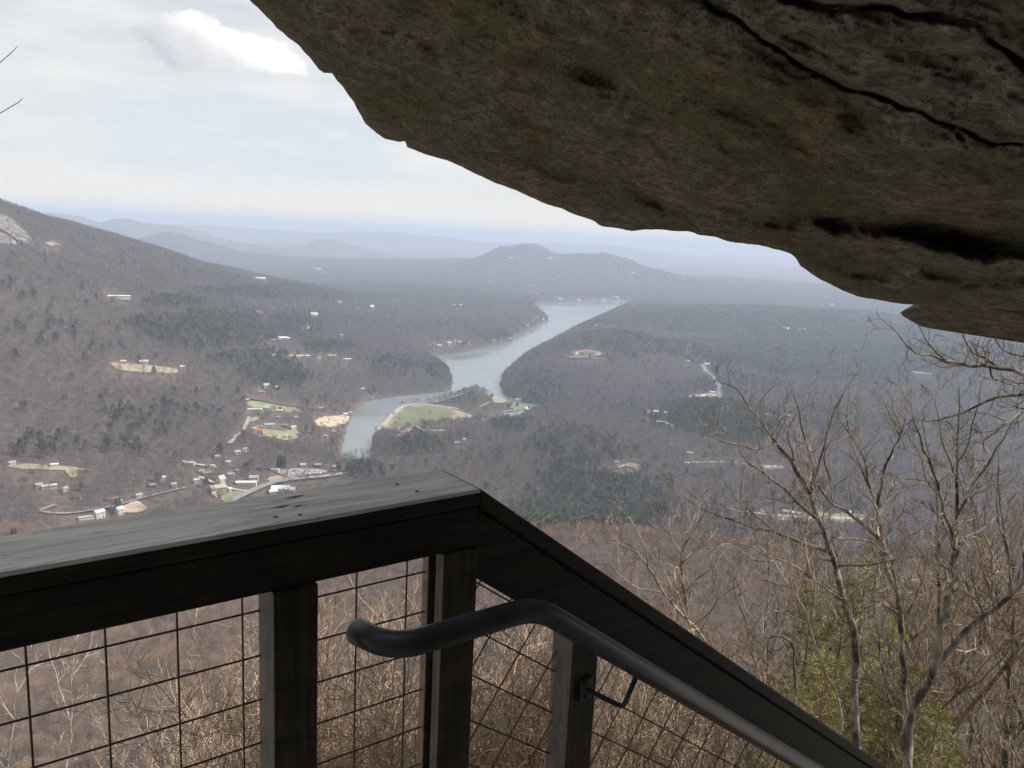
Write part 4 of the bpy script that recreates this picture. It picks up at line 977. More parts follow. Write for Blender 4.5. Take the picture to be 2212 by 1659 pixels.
# joist-like top rails under the cap
m = MB(); plank(m, -2.6, -0.002, 1.031, 1.031, 0.006, 0.044, 0.094, b=.003); m.build("top_rail", M_dark, rail)
fz = 0.038*math.hypot(1, SL)
m = MB(); plank(m, 0.002, 3.4, 1.07-fz-.001, 1.07-fz-.001-SL*3.4, 0.010, 0.048, 0.132, b=.003); m.build("top_rail", M_dark, rail)
# posts
def post(s0, s1, zt, n0=-0.0005, n1=0.089, zb=-0.2, mat=M_post, slope=False):
    m = MB()
    if not slope: m.box(((s0+s1)/2, (n0+n1)/2, (zt+zb)/2), (s1-s0, n1-n0, zt-zb), bev=.005)
    else:
        b = .006; oc = [(s0+b, n0), (s1-b, n0), (s1, n0+b), (s1, n1-b), (s1-b, n1), (s0+b, n1), (s0, n1-b), (s0, n0+b)]
        V = [(s, n, zb) for s, n in oc]+[(s, n, .8585-SL*s) for s, n in oc]
        m.add(V, [tuple(range(8))[::-1], tuple(range(8, 16))]+[(i, (i+1) % 8, 8+(i+1) % 8, 8+i) for i in range(8)])
    return m.build("post", mat, rail)
post(-0.466, -0.376, 0.936);  post(-2.1, -2.01, 0.936)
post(0.308, 0.398, 1.07-SL*0.40-.215, n0=.004, n1=.093, zb=-.8, slope=True); post(1.58, 1.67, 1.07-SL*1.67-.215, n0=.004, n1=.093, zb=-1.6, slope=True); post(2.3, 2.39, 1.07-SL*2.39-.215, n0=.004, n1=.093, zb=-2.4, slope=True)
# cleats that hold the mesh, left of the corner post
m = MB(); m.box((-.0465, .016, .368), (.089, .033, 1.136), bev=.003); m.build("post", M_post, rail)
m = MB(); m.box((-.0435, .0475, .368), (.064, .029, 1.13)); m.build("post", M_dark, rail)
m = MB(); m.box((-.0465, .0765, .368), (.089, .028, 1.136), bev=.003); m.build("cleat", M_cleat, rail)
# bottom rails
m = MB(); plank(m, -2.6, -0.092, 0.16, 0.16, 0.03, 0.07, 0.09, b=.003); m.build("bottom_rail", M_dark, rail)
m = MB(); plank(m, 0.0, 3.4, 0.16-.0, 0.16-SL*3.4, 0.03, 0.07, 0.09, b=.003); m.build("bottom_rail", M_dark, rail)
# wire mesh
m = MB(); wr = .0022
for k in range(-15, 8): 
    s = -0.261+0.1205*k
    if s < -0.10: m.tube([(s, .072, .12), (s, .072, 1.0)], wr, 5, cap=False)
for k in range(-1, 9): m.tube([(-2.6, .0765, .87-.0965*k), (-0.092, .0765, .87-.0965*k)], wr, 5, cap=False)
m.build("wire_mesh", M_wire, rail)
m = MB()
for k in range(0, 9):
    dz = .222+.120*k; m.tube([(-0.02, .0765, 1.07-dz+.02*SL), (3.4, .0765, 1.07-dz-3.4*SL)], wr, 5, cap=False)
for k in range(-7, 30):
    t = 0.085+.1165*k; x0, z0 = t*.811, 1.07-.19-t*.585; L = .80
    a = (x0, z0); b2 = (x0-.585*L, z0-.811*L)
    if b2[0] < -0.02 and a[0] > -0.02:
        u = (a[0]+.02)/(a[0]-b2[0]); b2 = (a[0]+(b2[0]-a[0])*u, a[1]+(b2[1]-a[1])*u)
    if a[0] > -0.02: m.tube([(a[0], .072, a[1]), (b2[0], .072, b2[1])], wr, 5, cap=False)
m.build("wire_mesh", M_wire, rail)
m = MB()
for s, n_ in ((-.13, .055), (-.145, .118), (-.40, .035), (-.445, .045)):
    m.tube([(s, n_, 1.0695), (s, n_, 1.0712)], .0045, 8)
m.build("screw", M_screw, rail)
# knot holes and pen scratches on the cap
m = MB()
for s, n_, l, w_ in ((-.415,.095,.020,.006), (-.385,.085,.014,.004), (-.37,.14,.026,.006)):
    m.add([(s-l, n_, 1.0707), (s, n_-w_, 1.0707), (s+l, n_+.003, 1.0707), (s, n_+w_, 1.0707)], [(0, 1, 2, 3)])
m.build("crack", M_screw, rail)
# handrail: a pipe on brackets in front of the stair rail
hr = empty("handrail", tuple(RB), math.atan2(RD[1], RD[0])); tag(hr, "grey painted metal pipe handrail with curved end, mounted on the stair railing", "handrail")
def bez(P, r, n=7):
    out = [np.array(P[0], float)]
    for i in range(1, len(P)-1):
        a, b_, c = map(lambda q: np.array(q, float), P[i-1:i+2]); ta = (a-b_)/np.linalg.norm(a-b_); tc_ = (c-b_)/np.linalg.norm(c-b_)
        for t in np.linspace(0, 1, n): out.append((1-t)**2*(b_+ta*r)+2*t*(1-t)*b_+t*t*(b_+tc_*r))
    out.append(np.array(P[-1], float)); return np.array(out)
HN = -0.098
path = bez([(-.292, .004, .812), (-.262, HN, .812), (.095, HN, .812), (3.3, HN, .812-SL*3.205)], .065, 10)
e0_ = path[0]; dr = (path[1]-path[0])/np.linalg.norm(path[1]-path[0])
path = np.vstack([e0_-dr*.0105*0+0, path[1:]]); pr = np.full(len(path), .0268)
path = np.vstack([path[0]-dr*.009, path[0]-dr*.006, path]); pr = np.concatenate([[.014, .0225], pr])
m = MB(); m.sm = True; m.tube(path, pr, 24); m.build("pipe", M_pipe, hr)
def bracket(s):
    zc = .812-SL*(s-.095)
    m = MB(); m.sm = True
    m.tube(bez([(s, HN, zc-.015), (s-.012, HN+.03, zc-.125), (s-.085, .004, zc-.085)], .018, 7), .0068, 10); m.build("bracket", M_pipe, hr)
    m = MB(); m.box((s-.085, .000, zc-.085), (.042, .007, .062), bev=.002); m.tube([(s-.085, -.0038, zc-.063), (s-.085, -.0068, zc-.063)], .005, 8); m.tube([(s-.085, -.0038, zc-.107), (s-.085, -.0068, zc-.107)], .005, 8); m.build("mounting_plate", M_pipe, hr)
bracket(.438); bracket(1.72); bracket(2.46)
# deck boards under foot and stair treads
dk = empty("deck", (0, 0, 0), math.atan2(RD[1], RD[0])); dk.location = tuple(RB); tag(dk, "weathered plank landing behind the railing", "deck")
for i in range(14):
    m = MB(); n1 = .14-.146*i; m.box((-1.45, n1-.07, -.019), (2.9, .14, .038), bev=.003); m.build("plank", M_cap, dk)
st = empty("stairs", tuple(RB), math.atan2(RD[1], RD[0])); tag(st, "weathered wooden steps going down beside the railing", "stairs")
for i in range(10):
    m = MB(); m.box((.14+.26*i, -.55, -.19*(i+1)-.019), (.28, 1.1, .038), bev=.003); m.build("tread", M_cap, st)
for n_ in (0.02, -1.12):
    m = MB(); plank(m, .0, 2.8, -.04, -.04-2.8*SL, n_-.02, n_+.02, .24, b=.003); m.build("stringer", M_dark, st)

# ------------------------------------------------------------------ overhanging rock
OUT_PX = [(540,-2),(560,22),(600,62),(640,95),(672,128),(690,150),(702,157),(718,158),(733,180),(760,215),(778,250),(790,268),(812,288),(832,300),(862,307),(874,305),(880,318),(892,323),(925,335),(968,345),(1000,360),(1045,385),(1100,406),(1160,433),(1200,448),(1240,464),(1270,475),(1300,489),(1330,494),(1366,499),(1400,494),(1450,497),(1500,503),(1540,512),(1590,524),(1640,528),(1690,540),(1708,546),(1718,555),(1730,574),(1755,590),(1800,618),(1850,640),(1900,652),(1950,659),(1985,660),(2060,664),(2140,668),(2212,672)]
LOBE_PX = [(1995,645),(1985,658),(1966,664),(1948,667),(1938,674),(1946,682),(1962,692),(1990,705),(2012,710),(2030,712),(2060,713),(2074,717),(2090,722),(2118,725),(2140,726),(2160,722),(2180,722),(2212,722)]
def tang(px, py): return np.array([(px*1024/2212-512)/FPX, (384-py*1024/2212)/FPX])
out = [tang(*p) for p in OUT_PX]
out += [np.array(p) for p in ((.80,.005), (1.1,.0), (1.6,.0), (2.3,.03), (2.9,.3), (3.0,1.0), (2.7,1.8), (1.8,2.2), (.8,2.1), (.1,1.7), (-.25,1.2), (-.30,.75), (-.20,.55))]
out = np.array(out)
# densify + small jaggedness
dens = []
for i in range(len(out)):
    a, b_ = out[i], out[(i+1) % len(out)]; L = np.hypot(*(b_-a)); k = max(1, int(L/.0035)) if (i < len(OUT_PX)) else max(1, int(L/.02))
    for t in np.arange(k)/k: dens.append(a+(b_-a)*t)
dens = np.array(dens); nd = len(dens)
Cc = np.array([.95, .62])
jit = fbm(np.arange(nd)*.21, np.zeros(nd), 3)*.0022+fbm(np.arange(nd)*.05, np.ones(nd)*7, 2)*.002
dv = dens-Cc; dl = np.hypot(dv[:, 0], dv[:, 1]); dens = Cc+dv*(1+jit/dl)[:, None]
NRo = 300
tt = 1-(1-np.linspace(0, 1, NRo))**1.0
A2, B2 = [Cc[k]+np.outer(tt, dens[:, k]-Cc[k]) for k in (0, 1)]
def seg_d(a, b, P, Q):
    e = Q-P; t = np.clip(((a-P[0])*e[0]+(b-P[1])*e[1])/(e@e), 0, 1); return np.hypot(a-P[0]-e[0]*t, b-P[1]-e[1]*t), t
def poly_d(a, b, px, warp=0):
    best = np.full(a.shape, 9.0); pos = np.zeros(a.shape); L = len(px)-1
    pts_ = [tang(*p) for p in px]
    for i in range(L):
        d, t = seg_d(a, b, pts_[i], pts_[i+1]); k = d < best; pos = np.where(k, (i+t)/L, pos); best = np.minimum(best, d)
    return best, pos
def rock_inv(a, b):
    inv = .0347+.156*a+.557*b
    return np.minimum(.42+.10*np.tanh((inv-.42)/.10), inv) if False else np.where(inv > .36, .36+.16*np.tanh((inv-.36)/.16), inv)
wa = A2+.016*fbm(A2*14, B2*14, 4); wb = B2+.016*fbm(A2*14+50, B2*14, 4)
depth = 1/rock_inv(A2, B2)
# broad undulation, bedding, grain
disp = .34*fbm(A2*3.1+2, B2*3.9, 4)
disp += .15*fbm(A2*7+A2*2, B2*24+A2*6, 4)
disp += .035*fbm(A2*42, B2*70, 4)+.014*fbm(A2*130, B2*170, 3)
def groove(px, w, dp, taper=True):
    global disp
    d, t = poly_d(wa, wb, px); wv = w*(1-.6*np.abs(t-.4))*(.35+.9*vnoise(t*14+px[0][0], t*0+3.3))
    disp = disp+dp*(.35+.8*vnoise(t*9+5, t*0+px[0][0]))*np.exp(-(d/wv)**2)
groove([(1470,-30),(1560,40),(1650,95),(1730,140),(1800,175),(1900,215),(1980,240),(2040,262),(2100,300),(2190,318)], .0036, .13)
groove([(1840,150),(1780,120),(1700,85)], .006, .06)
groove([(1600,-25),(1760,5),(1930,10),(2050,45),(2120,65),(2180,130),(2260,190)], .0070, .20)
groove([(2040,262),(2060,300),(2075,330)], .004, .06)
# ledges: a step where the rock on one side sits lower
def ledge(px, hgt, w_up, w_dn):
    "step: sharp on the upper side, fading below"
    global disp
    pts_ = np.array([tang(*p) for p in px]); xs = pts_[:, 0]; ys = pts_[:, 1]
    yy = np.interp(wa, xs, ys); ex = sstep(xs[0], xs[0]+.12, wa)*(1-sstep(xs[-1]-.3, xs[-1], wa))
    s = wb-yy
    disp = disp+hgt*ex*np.where(s < 0, np.exp(-(s/w_dn)**2), np.exp(-(s/w_up)**2))
ledge([(1080,338),(1180,350),(1260,372),(1340,402),(1430,445),(1490,466),(1650,482),(1800,494),(1950,500),(2080,520),(2212,545),(2400,570),(2900,640)], (.05+.60*sstep(.20, .70, wa))*(.6+.8*vnoise(wa*11, wa*0+2)), (.024+.085*sstep(.35, .70, wa))*(.5+vnoise(wa*7, wa*0+9)), .009)
ledge([(1660,556),(1740,560),(1810,580),(1900,590),(2000,584),(2120,600),(2300,610),(2800,620)], .16, .020, .009)
ledge([(1850,640),(1985,640),(2100,632),(2300,626)], .10, .012, .006)
edge = np.clip((1-tt)/.05, 0, 1)[:, None]
disp = disp*(.25+.75*edge**.7)
depth = depth+disp*np.clip(depth/4.5, .5, 1.3)
lipround = (1-np.clip((1-tt)/.016, 0, 1))[:, None]**2
depth = depth+lipround*.10
def tp(A_, B_, D_): return EYE+(_f[None, :]+A_.ravel()[:, None]*CR+B_.ravel()[:, None]*CU)*D_.ravel()[:, None]
under = tp(A2, B2, depth)
# body above: the same outline carried back and up to give the block its thickness
NT = 26; tt2 = np.linspace(1, 0, NT)
lipP = under[(NRo-1)*nd:]
ctr = under[0]; top = []
for k in range(1, NT):
    t = tt2[k]; u = 1-t; Pn = ctr+(lipP-ctr)*(t*.985)
    back = np.array([0, -0.3, 1.0])
    th = 3.6*np.sqrt(u*(2-u))+.0
    ra = 1+.12*fbm(Pn[:, 0]*.9, Pn[:, 1]*.9+k*.3, 3)
    top.append(Pn+back*(th*ra)[:, None]*1.0)
topv = np.vstack(top)
V = np.vstack([under, topv])
def ring_faces(nr, n, off=0):
    i, j = np.meshgrid(np.arange(nr-1), np.arange(n), indexing='ij'); a = (i*n+j).ravel(); b_ = (i*n+(j+1) % n).ravel()
    return np.stack([a, b_, b_+n, a+n], 1)+off
F = ring_faces(NRo+NT-1, nd)
def mat_rock():
    m, nt, b, o = new_mat("mossy_granite")
    co = obj_co(nt)
    n1 = noise(nt, co, 1.1, 6, .6, .6); n2 = noise(nt, mapping(nt, co, (5, 5, 11)), 1.5, 6, .7, .8); n3 = noise(nt, co, 38, 5, .7); n4 = noise(nt, co, 7, 5, .7, .6)
    c = ramp(nt, n2, [(.28, (.036,.033,.027)), (.48, (.105,.093,.073)), (.72, (.23,.205,.160))])
    c = mix_c(nt, ramp(nt, n1, [(.42, (0,)*3), (.60, (.75,)*3)]), c, mix_c(nt, n4, (.030,.033,.016), (.125,.120,.055)))
    c = mix_c(nt, ramp(nt, n4, [(.56, (0,)*3), (.66, (.55,)*3)]), c, (.22,.13,.08))
    c = mix_c(nt, ramp(nt, n3, [(.38, (.7,)*3), (.48, (0,)*3)]), c, (.018,.015,.013))
    nt.links.new(c, b.inputs['Base Color']); b.inputs['Roughness'].default_value = .95; b.inputs['Specular IOR Level'].default_value = .2
    h = math_n(nt, 'MULTIPLY_ADD', n3, .22, math_n(nt, 'MULTIPLY', n4, 1.0)); bump(nt, b, h, .9, .05)
    return m
M_rock = mat_rock()
me = mesh_np("rock_overhang", V, F[:, ::-1], M_rock, smooth=True)
o = link(bpy.data.objects.new("rock_overhang", me)); tag(o, "huge dark mossy rock slab overhanging from the upper right, with cracks and ledges", "rock")
# the lower lobe: a separate tongue of the same rock, a little farther out
lb_ = [tang(*p) for p in LOBE_PX]+[np.array(p) for p in ((.85,-.045), (1.1,-.06), (1.6,-.05), (1.9,.02), (1.6,.10), (1.1,.10), (.75,.07))]
lb2 = []
for i in range(len(lb_)):
    a, b_ = lb_[i], lb_[(i+1) % len(lb_)]; k = max(1, int(np.hypot(*(b_-a))/.006))
    for t in np.arange(k)/k: lb2.append(a+(b_-a)*t)
lb2 = np.array(lb2); n2_ = len(lb2); c2_ = np.array([.90, .01]); dv = lb2-c2_; lb2 = c2_+dv*(1+fbm(np.arange(n2_)*.35, np.zeros(n2_), 3)*.012)[:, None]
t2 = np.linspace(0, 1, 70); A3_, B3_ = [c2_[k]+np.outer(t2, lb2[:, k]-c2_[k]) for k in (0, 1)]
D3 = 1/rock_inv(A3_, B3_)+.28+.10*fbm(A3_*9, B3_*26, 4)+.03*fbm(A3_*42, B3_*70, 4)
D3 = D3+(1-np.clip((1-t2)/.06, 0, 1))[:, None]**2*.12
U3 = tp(A3_, B3_, D3); L3 = U3[69*n2_:]; tops = [U3]
for k in range(1, 12):
    u = k/11; tops.append(U3[0]+(L3-U3[0])*(1-u)*.985+np.array([0, -.1, 1.0])*(.55*math.sqrt(u*(2-u))))
me = mesh_np("ledge", np.vstack(tops), ring_faces(70+11, n2_)[:, ::-1], M_rock, smooth=True)
link(bpy.data.objects.new("ledge", me), o)
# the cliff behind and right of the landing, unseen, added to block light
nu, nv = 90, 60
uu, vv = np.meshgrid(np.linspace(0, 1, nu), np.linspace(0, 1, nv), indexing='ij')
ang = np.radians(70+uu*175)     # from the right, round the back, to the left
zc = -6+vv*17
Rr = 3.6+1.2*np.cos(ang-math.radians(160))*-1+.5*fbm(uu*9, vv*6, 4)+.15*fbm(uu*40, vv*25, 3)-1.6*sstep(.55, .85, vv)*sstep(0, .3, 1-uu)
Rr = Rr+2.8*(1-sstep(math.radians(70), math.radians(110), ang))
Xc, Yc = np.sin(ang)*Rr, np.cos(ang)*Rr-.3
Vi = np.stack([Xc.ravel(), Yc.ravel(), zc.ravel()], 1); Vo = np.stack([(Xc*1.0+np.sin(ang)*6).ravel(), (Yc+np.cos(ang)*6).ravel(), (zc*1.05).ravel()], 1)
Fg = grid_faces(nu, nv); n0 = nu*nv
side = []
for j in range(nv-1):
    for i in (0, nu-1):
        a = i*nv+j; side.append((a, a+1, a+1+n0, a+n0))
for i in range(nu-1):
    for j in (0, nv-1):
        a = i*nv+j; side.append((a, a+nv, a+nv+n0, a+n0))
me = mesh_np("light_blocking_cliff", np.vstack([Vi, Vo]), np.vstack([Fg, Fg[:, ::-1]+n0, np.array(side)]), M_rock, smooth=True)
o = link(bpy.data.objects.new("light_blocking_cliff", me)); tag(o, "unseen rough rock wall added behind the viewer to block light from the landing", "rock")

# ------------------------------------------------------------------ foreground trees and brush
def c3(x, y): return (1463+x*.559, 731.5+y*.559)
def c6(x, y): return (1463+x*.3526, 658+y*.3526)
def c2(x, y): return (731.5+x*.5291, 987.5+y*.5291)
def mat_bark(name, c0, c1, c2_, sc_=6.0):
    m, nt, b, o = new_mat(name); co = obj_co(nt)
    n = noise(nt, mapping(nt, co, (1, 1, .4)), sc_, 5, .65); n2 = noise(nt, co, 1.7, 3, .6)
    c = ramp(nt, n, [(.40, c0), (.50, c1), (.60, c2_)]); c = mix_c(nt, ramp(nt, n2, [(.45, (0,)*3), (.65, (.5,)*3)]), c, c2_)
    nt.links.new(c, b.inputs['Base Color']); b.inputs['Roughness'].default_value = .9; b.inputs['Specular IOR Level'].default_value = .2
    bump(nt, b, n, .6, .01); return m
M_b1 = mat_bark("lichen_bark", (.035,.028,.022), (.085,.068,.052), (.26,.235,.19))
M_b2 = mat_bark("pale_twig_bark", (.085,.065,.048), (.20,.160,.120), (.40,.34,.27), 3.0)
M_b3 = mat_bark("tan_brush_bark", (.24,.17,.12), (.38,.285,.21), (.54,.43,.33), 1.2)
M_b4 = mat_bark("white_dead_bark", (.18,.155,.125), (.33,.29,.24), (.48,.43,.37), 5.0)
M_b5 = mat_bark("brown_brush_bark", (.085,.058,.038), (.17,.115,.075), (.27,.19,.12), 1.5)
G = np.random.default_rng(21)
def curve3(P, step=.12, wob=.02):
    P = np.array(P, float); t = np.concatenate([[0], np.cumsum(np.linalg.norm(np.diff(P, axis=0), axis=1))])
    n = max(3, int(t[-1]/step)+1); u = np.linspace(0, t[-1], n); Q = np.stack([np.interp(u, t, P[:, k]) for k in range(3)], 1)
    w = G.normal(size=(n, 3))*wob; w[0] = 0; Q = Q+w
    Q[1:-1] = (Q[:-2]+2*Q[1:-1]+Q[2:])/4; return Q
def sprout(mb, p, d, L, r, lvl, cnt=(5, 4, 3), bend=.28, upb=.22, minr=.0016, sides=3):
    n = 5 if L > .3 else 4; P = [p]; dd = d/np.linalg.norm(d)
    for i in range(n-1):
        dd = dd+G.normal(size=3)*bend*(1.0 if i else .4)+np.array([0, 0, upb*.5]); dd /= np.linalg.norm(dd); P.append(P[-1]+dd*L/(n-1))
    P = np.array(P); R = np.linspace(r, max(minr, r*.35), n); mb.tube(P, R, sides, cap=False)
    if lvl <= 0: return
    c = cnt[-lvl] if lvl <= len(cnt) else cnt[0]
    k = max(1, int(c+G.integers(-1, 2)))
    for i in range(k):
        t = G.uniform(.25, 1.0)*(n-1); j = min(int(t), n-2); q = P[j]+(P[j+1]-P[j])*(t-j); tv = P[j+1]-P[j]; tv /= np.linalg.norm(tv)
        s = np.cross(tv, G.normal(size=3)); s /= max(np.linalg.norm(s), 1e-6)
        sprout(mb, q, tv*.62+s*.75+np.array([0, 0, upb]), L*G.uniform(.42, .68), max(minr, r*.55), lvl-1, cnt, bend, upb, minr, sides)
def dress(mb, Q, R, every, L, lvl, cnt, start=.2, minr=.0016, upb=.22):
    n = len(Q); step = np.linalg.norm(Q[1]-Q[0]) if n > 1 else .1; k = int(n*step/every)
    for i in range(k):
        t = (start+(1-start)*G.random())*(n-1); j = min(int(t), n-2); q = Q[j]+(Q[j+1]-Q[j])*(t-j); tv = Q[j+1]-Q[j]; tv /= np.linalg.norm(tv)
        s = np.cross(tv, G.normal(size=3)); s /= max(np.linalg.norm(s), 1e-6)
        sprout(mb, q, tv*.5+s*.85+np.array([0, 0, upb]), L*G.uniform(.55, 1.25)*(1.15-.5*t/(n-1)), max(minr*1.5, min(np.interp(t, range(n), R)*.5, .016)), lvl, cnt, minr=minr, upb=upb)
    sprout(mb, Q[-1], Q[-1]-Q[-2], L*.9, max(R[-1], minr), lvl, cnt, minr=minr)
def traced_tree(name, label, cat, trunk, limbs, z, w0, w1, mat_t, mat_c, every=.30, L=.8, lvl=2, cnt=(4, 4, 3), down=6.0, dz=.5, minr=.0022, group=None):
    "trunk, limbs: lists of points seen in the photo; widths in photo pixels; z: distance"
    base = at_depth(*trunk[0], z); pxm = z/FPX*1024/2212*(.78 if z > 9.8 else 1)
    g0 = base.copy(); g0[:2] += G.normal(size=2)*.2; zg = float(Hgt(np.array([g0[0]]), np.array([g0[1]]))[0])-.3
    ground = np.array([g0[0], g0[1], min(zg, base[2]-.5)])
    o = empty(name, tuple(ground+np.array([0, 0, .3]))); tag(o, label, cat, group); off = -(ground+np.array([0, 0, .3]))
    tm, cm = MB(), MB(); tm.sm = True
    T3 = [at_depth(x, y, z+dz*.5*math.sin(i*1.3)) for i, (x, y) in enumerate(trunk)]
    Q = curve3([ground]+T3, .15, .028); R = np.interp(np.linspace(0, 1, len(Q)), [0, .5, 1], [w0*1.25*pxm/2, w0*.95*pxm/2, w1*pxm/2])
    tm.tube(Q+off, R, 10); QQ = [(Q, R)]
    for li in limbs:
        pts_, a, b_ = li[0], li[1], li[2]; zz = G.uniform(-1, 1)*dz*2.2
        # depth where the limb leaves the nearest known wood
        P0_ = np.array(pts_[0]); best = None
        for (Qk, Rk) in QQ:
            px, py = project(Qk); d = np.hypot(px-P0_[0], py-P0_[1]); j = int(np.argmin(d))
            if best is None or d[j] < best[0]: best = (d[j], float((Qk[j]-EYE) @ _f), Qk[j])
        zs = best[1]; n = len(pts_)
        P3 = [at_depth(x, y, zs+zz*(i/(n-1))**1.2) for i, (x, y) in enumerate(pts_)]
        if best[0] < 40: P3[0] = best[2]
        q = curve3(P3, .11, .016); r = np.linspace(a*pxm/2, max(b_*pxm/2, minr*1.3), len(q)); tm.tube(q+off, r, 7); QQ.append((q, r))
    for i, (q, r) in enumerate(QQ):
        dress(cm, q+off, r, every*(2.2 if i == 0 else 1), L, lvl, cnt, .15 if i else .62, minr)
    tm.build("trunk", mat_t, o); cm.build("crown", mat_c, o); return o
TA = [c3(*p) for p in [(690,1700),(688,1450),(692,1250),(690,1110),(650,1040),(625,950),(612,880),(580,780),(545,700),(530,640),(520,585)]]
LA = [([c3(*p) for p in [(522,590),(480,540),(440,470),(380,400),(330,330),(290,280),(250,225)]], 15, 4),
      ([c3(*p) for p in [(400,430),(380,400),(300,430),(230,410),(165,402)]], 7, 4),
      ([c3(*p) for p in [(522,590),(528,500),(500,420),(480,330),(455,240),(440,180)]], 9, 2),
      ([c3(*p) for p in [(524,590),(545,480),(575,380),(600,310),(640,215)]], 9, 2),
      ([c3(*p) for p in [(445,475),(445,420),(425,380),(435,330),(455,300)]], 6, 2),
      ([c3(*p) for p in [(585,830),(520,805),(440,770),(370,742),(290,735),(210,700),(120,672),(65,635)]], 14, 3),
      ([c3(*p) for p in [(375,742),(310,690),(250,650),(205,592)]], 7, 2),
      ([c3(*p) for p in [(545,705),(480,650),(430,595),(350,530),(290,490),(265,470),(240,430)]], 11, 3),
      ([c3(*p) for p in [(620,885),(660,872),(720,876),(830,862),(930,835)]], 7, 2),
      ([c3(*p) for p in [(360,530),(370,600),(380,740)]], 3, 2),
      ([c3(*p) for p in [(640,1030),(560,960),(480,900),(430,870),(330,830),(250,790),(165,800)]], 7, 2)]
traced_tree("bare_tree", "large bare lichened tree, first big trunk to the right of the stair rail", "tree", TA, LA, 13.0, 27, 12, M_b1, M_b2, .28, .7, minr=.0022)
TBk = [c3(*p) for p in [(882,1700),(884,1450),(875,1250),(868,1120),(850,980),(800,860),(770,780)]]
LBk = [([c3(*p) for p in [(770,785),(735,730),(700,700),(640,660),(600,640),(560,600),(540,560)]], 13, 5),
       ([c3(*p) for p in [(800,860),(790,740),(775,660),(740,560),(725,470),(690,400),(640,330)]], 13, 3),
       ([c3(*p) for p in [(775,650),(790,560),(800,500),(845,410),(870,365),(880,330)]], 10, 3),
       ([c3(*p) for p in [(735,560),(700,470),(665,380),(650,300),(660,230)]], 6, 2),
       ([c3(*p) for p in [(600,640),(590,540),(560,450),(590,400),(640,330)]], 6, 2),
       ([c3(*p) for p in [(860,1050),(790,1020),(740,1000),(700,1080)]], 8, 4),
       ([c3(*p) for p in [(860,380),(820,300),(800,230)]], 5, 2), ([c3(*p) for p in [(850,980),(830,850),(745,780),(600,770)]], 8, 3),
       ([c3(*p) for p in [(868,1130),(920,1000),(960,880),(940,760)]], 6, 2)]
traced_tree("bare_tree", "slender bare tree with dark forked limbs between the two large trees", "tree", TBk, LBk, 14.5, 20, 13, M_b1, M_b2, .30, .75, minr=.0022)
TC = [c3(*p) for p in [(885,1700),(900,1480),(955,1340),(1005,1230),(1030,1100),(1045,1000),(1070,940),(1075,880),(1072,800)]]
LC = [([c3(*p) for p in [(1072,800),(1050,720),(1020,640),(1010,560),(975,470),(940,380),(900,290)]], 12, 3),
      ([c3(*p) for p in [(1072,800),(1078,700),(1082,600),(1085,480),(1080,380),(1092,250),(1095,180)]], 12, 2),
      ([c3(*p) for p in [(1074,800),(1110,770),(1180,735),(1240,680),(1300,610),(1345,560)]], 9, 3),
      ([c3(*p) for p in [(1078,690),(1120,590),(1180,520),(1240,420),(1300,310),(1350,270)]], 8, 2),
      ([c3(*p) for p in [(1015,620),(960,540),(930,430),(880,360)]], 6, 2), ([c3(*p) for p in [(1080,560),(1050,470),(1020,380),(1000,260)]], 6, 2),
      ([c3(*p) for p in [(1090,480),(1130,400),(1150,290),(1170,220)]], 5, 2),
      ([c3(*p) for p in [(1000,1245),(1040,1215),(1080,1180),(1130,1120),(1210,1050),(1290,990),(1345,930)]], 20, 10),
      ([c3(*p) for p in [(1290,990),(1280,850),(1250,700),(1240,560),(1245,430)]], 9, 2), ([c3(*p) for p in [(1200,1060),(1180,1020),(1090,975)]], 6, 3),
      ([c3(*p) for p in [(1340,935),(1330,820),(1360,700)]], 7, 2)]
traced_tree("bare_tree", "large dark trunked bare tree leaning right, nearest the right edge", "tree", TC, LC, 12.0, 28, 17, M_b1, M_b2, .28, .7, minr=.0022)
TD = [c3(*p) for p in [(1000,1300),(1005,1180),(1012,1000),(1010,800),(1005,640)]]
traced_tree("bare_tree", "straight thin bare trunk standing just left of the leaning dark tree", "tree", TD, [([c3(*p) for p in [(1005,650),(1000,520),(960,400),(950,300)]], 6, 2), ([c3(*p) for p in [(1006,700),(1060,560),(1080,420)]], 5, 2)], 18.0, 13, 8, M_b1, M_b2, .5, .9)
TE = [c2(*p) for p in [(1600,900),(1520,780),(1440,680),(1340,560),(1270,450),(1215,380)]]
traced_tree("bare_sapling", "pale bare sapling leaning left over the stair rail", "tree", TE, [([c2(*p) for p in [(1220,385),(1150,360),(1095,300)]], 4, 2), ([c2(*p) for p in [(1270,450),(1250,340),(1200,250)]], 4, 2), ([c2(*p) for p in [(1350,570),(1240,540),(1130,470)]], 4, 2),
     ([c2(*p) for p in [(1400,480),(1395,380),(1440,300),(1480,260)]], 4, 2), ([c2(*p) for p in [(1430,670),(1410,560),(1400,470)]], 5, 3), ([c2(*p) for p in [(1400,420),(1460,380),(1530,330)]], 4, 2), ([c2(*p) for p in [(1400,400),(1350,330),(1350,240)]], 3, 2)], 9.5, 9, 5, M_b2, M_b2, .22, .45, 2, (4, 3, 3))
TF = [c3(*p) for p in [(455,1500),(450,1330),(455,1200),(440,1160),(400,1150),(350,1155),(340,1190)]]
traced_tree("dead_snag", "crooked pale dead snag with a hooked top beside the stair rail", "tree", TF, [([c3(*p) for p in [(350,1160),(320,1130),(300,1095)]], 4, 2)], 11, 9, 6, M_b1, M_b2, .8, .4, 1, (3, 2))
TG = [c3(*p) for p in [(120,1250),(60,1120),(20,1040),(-5,960)]]
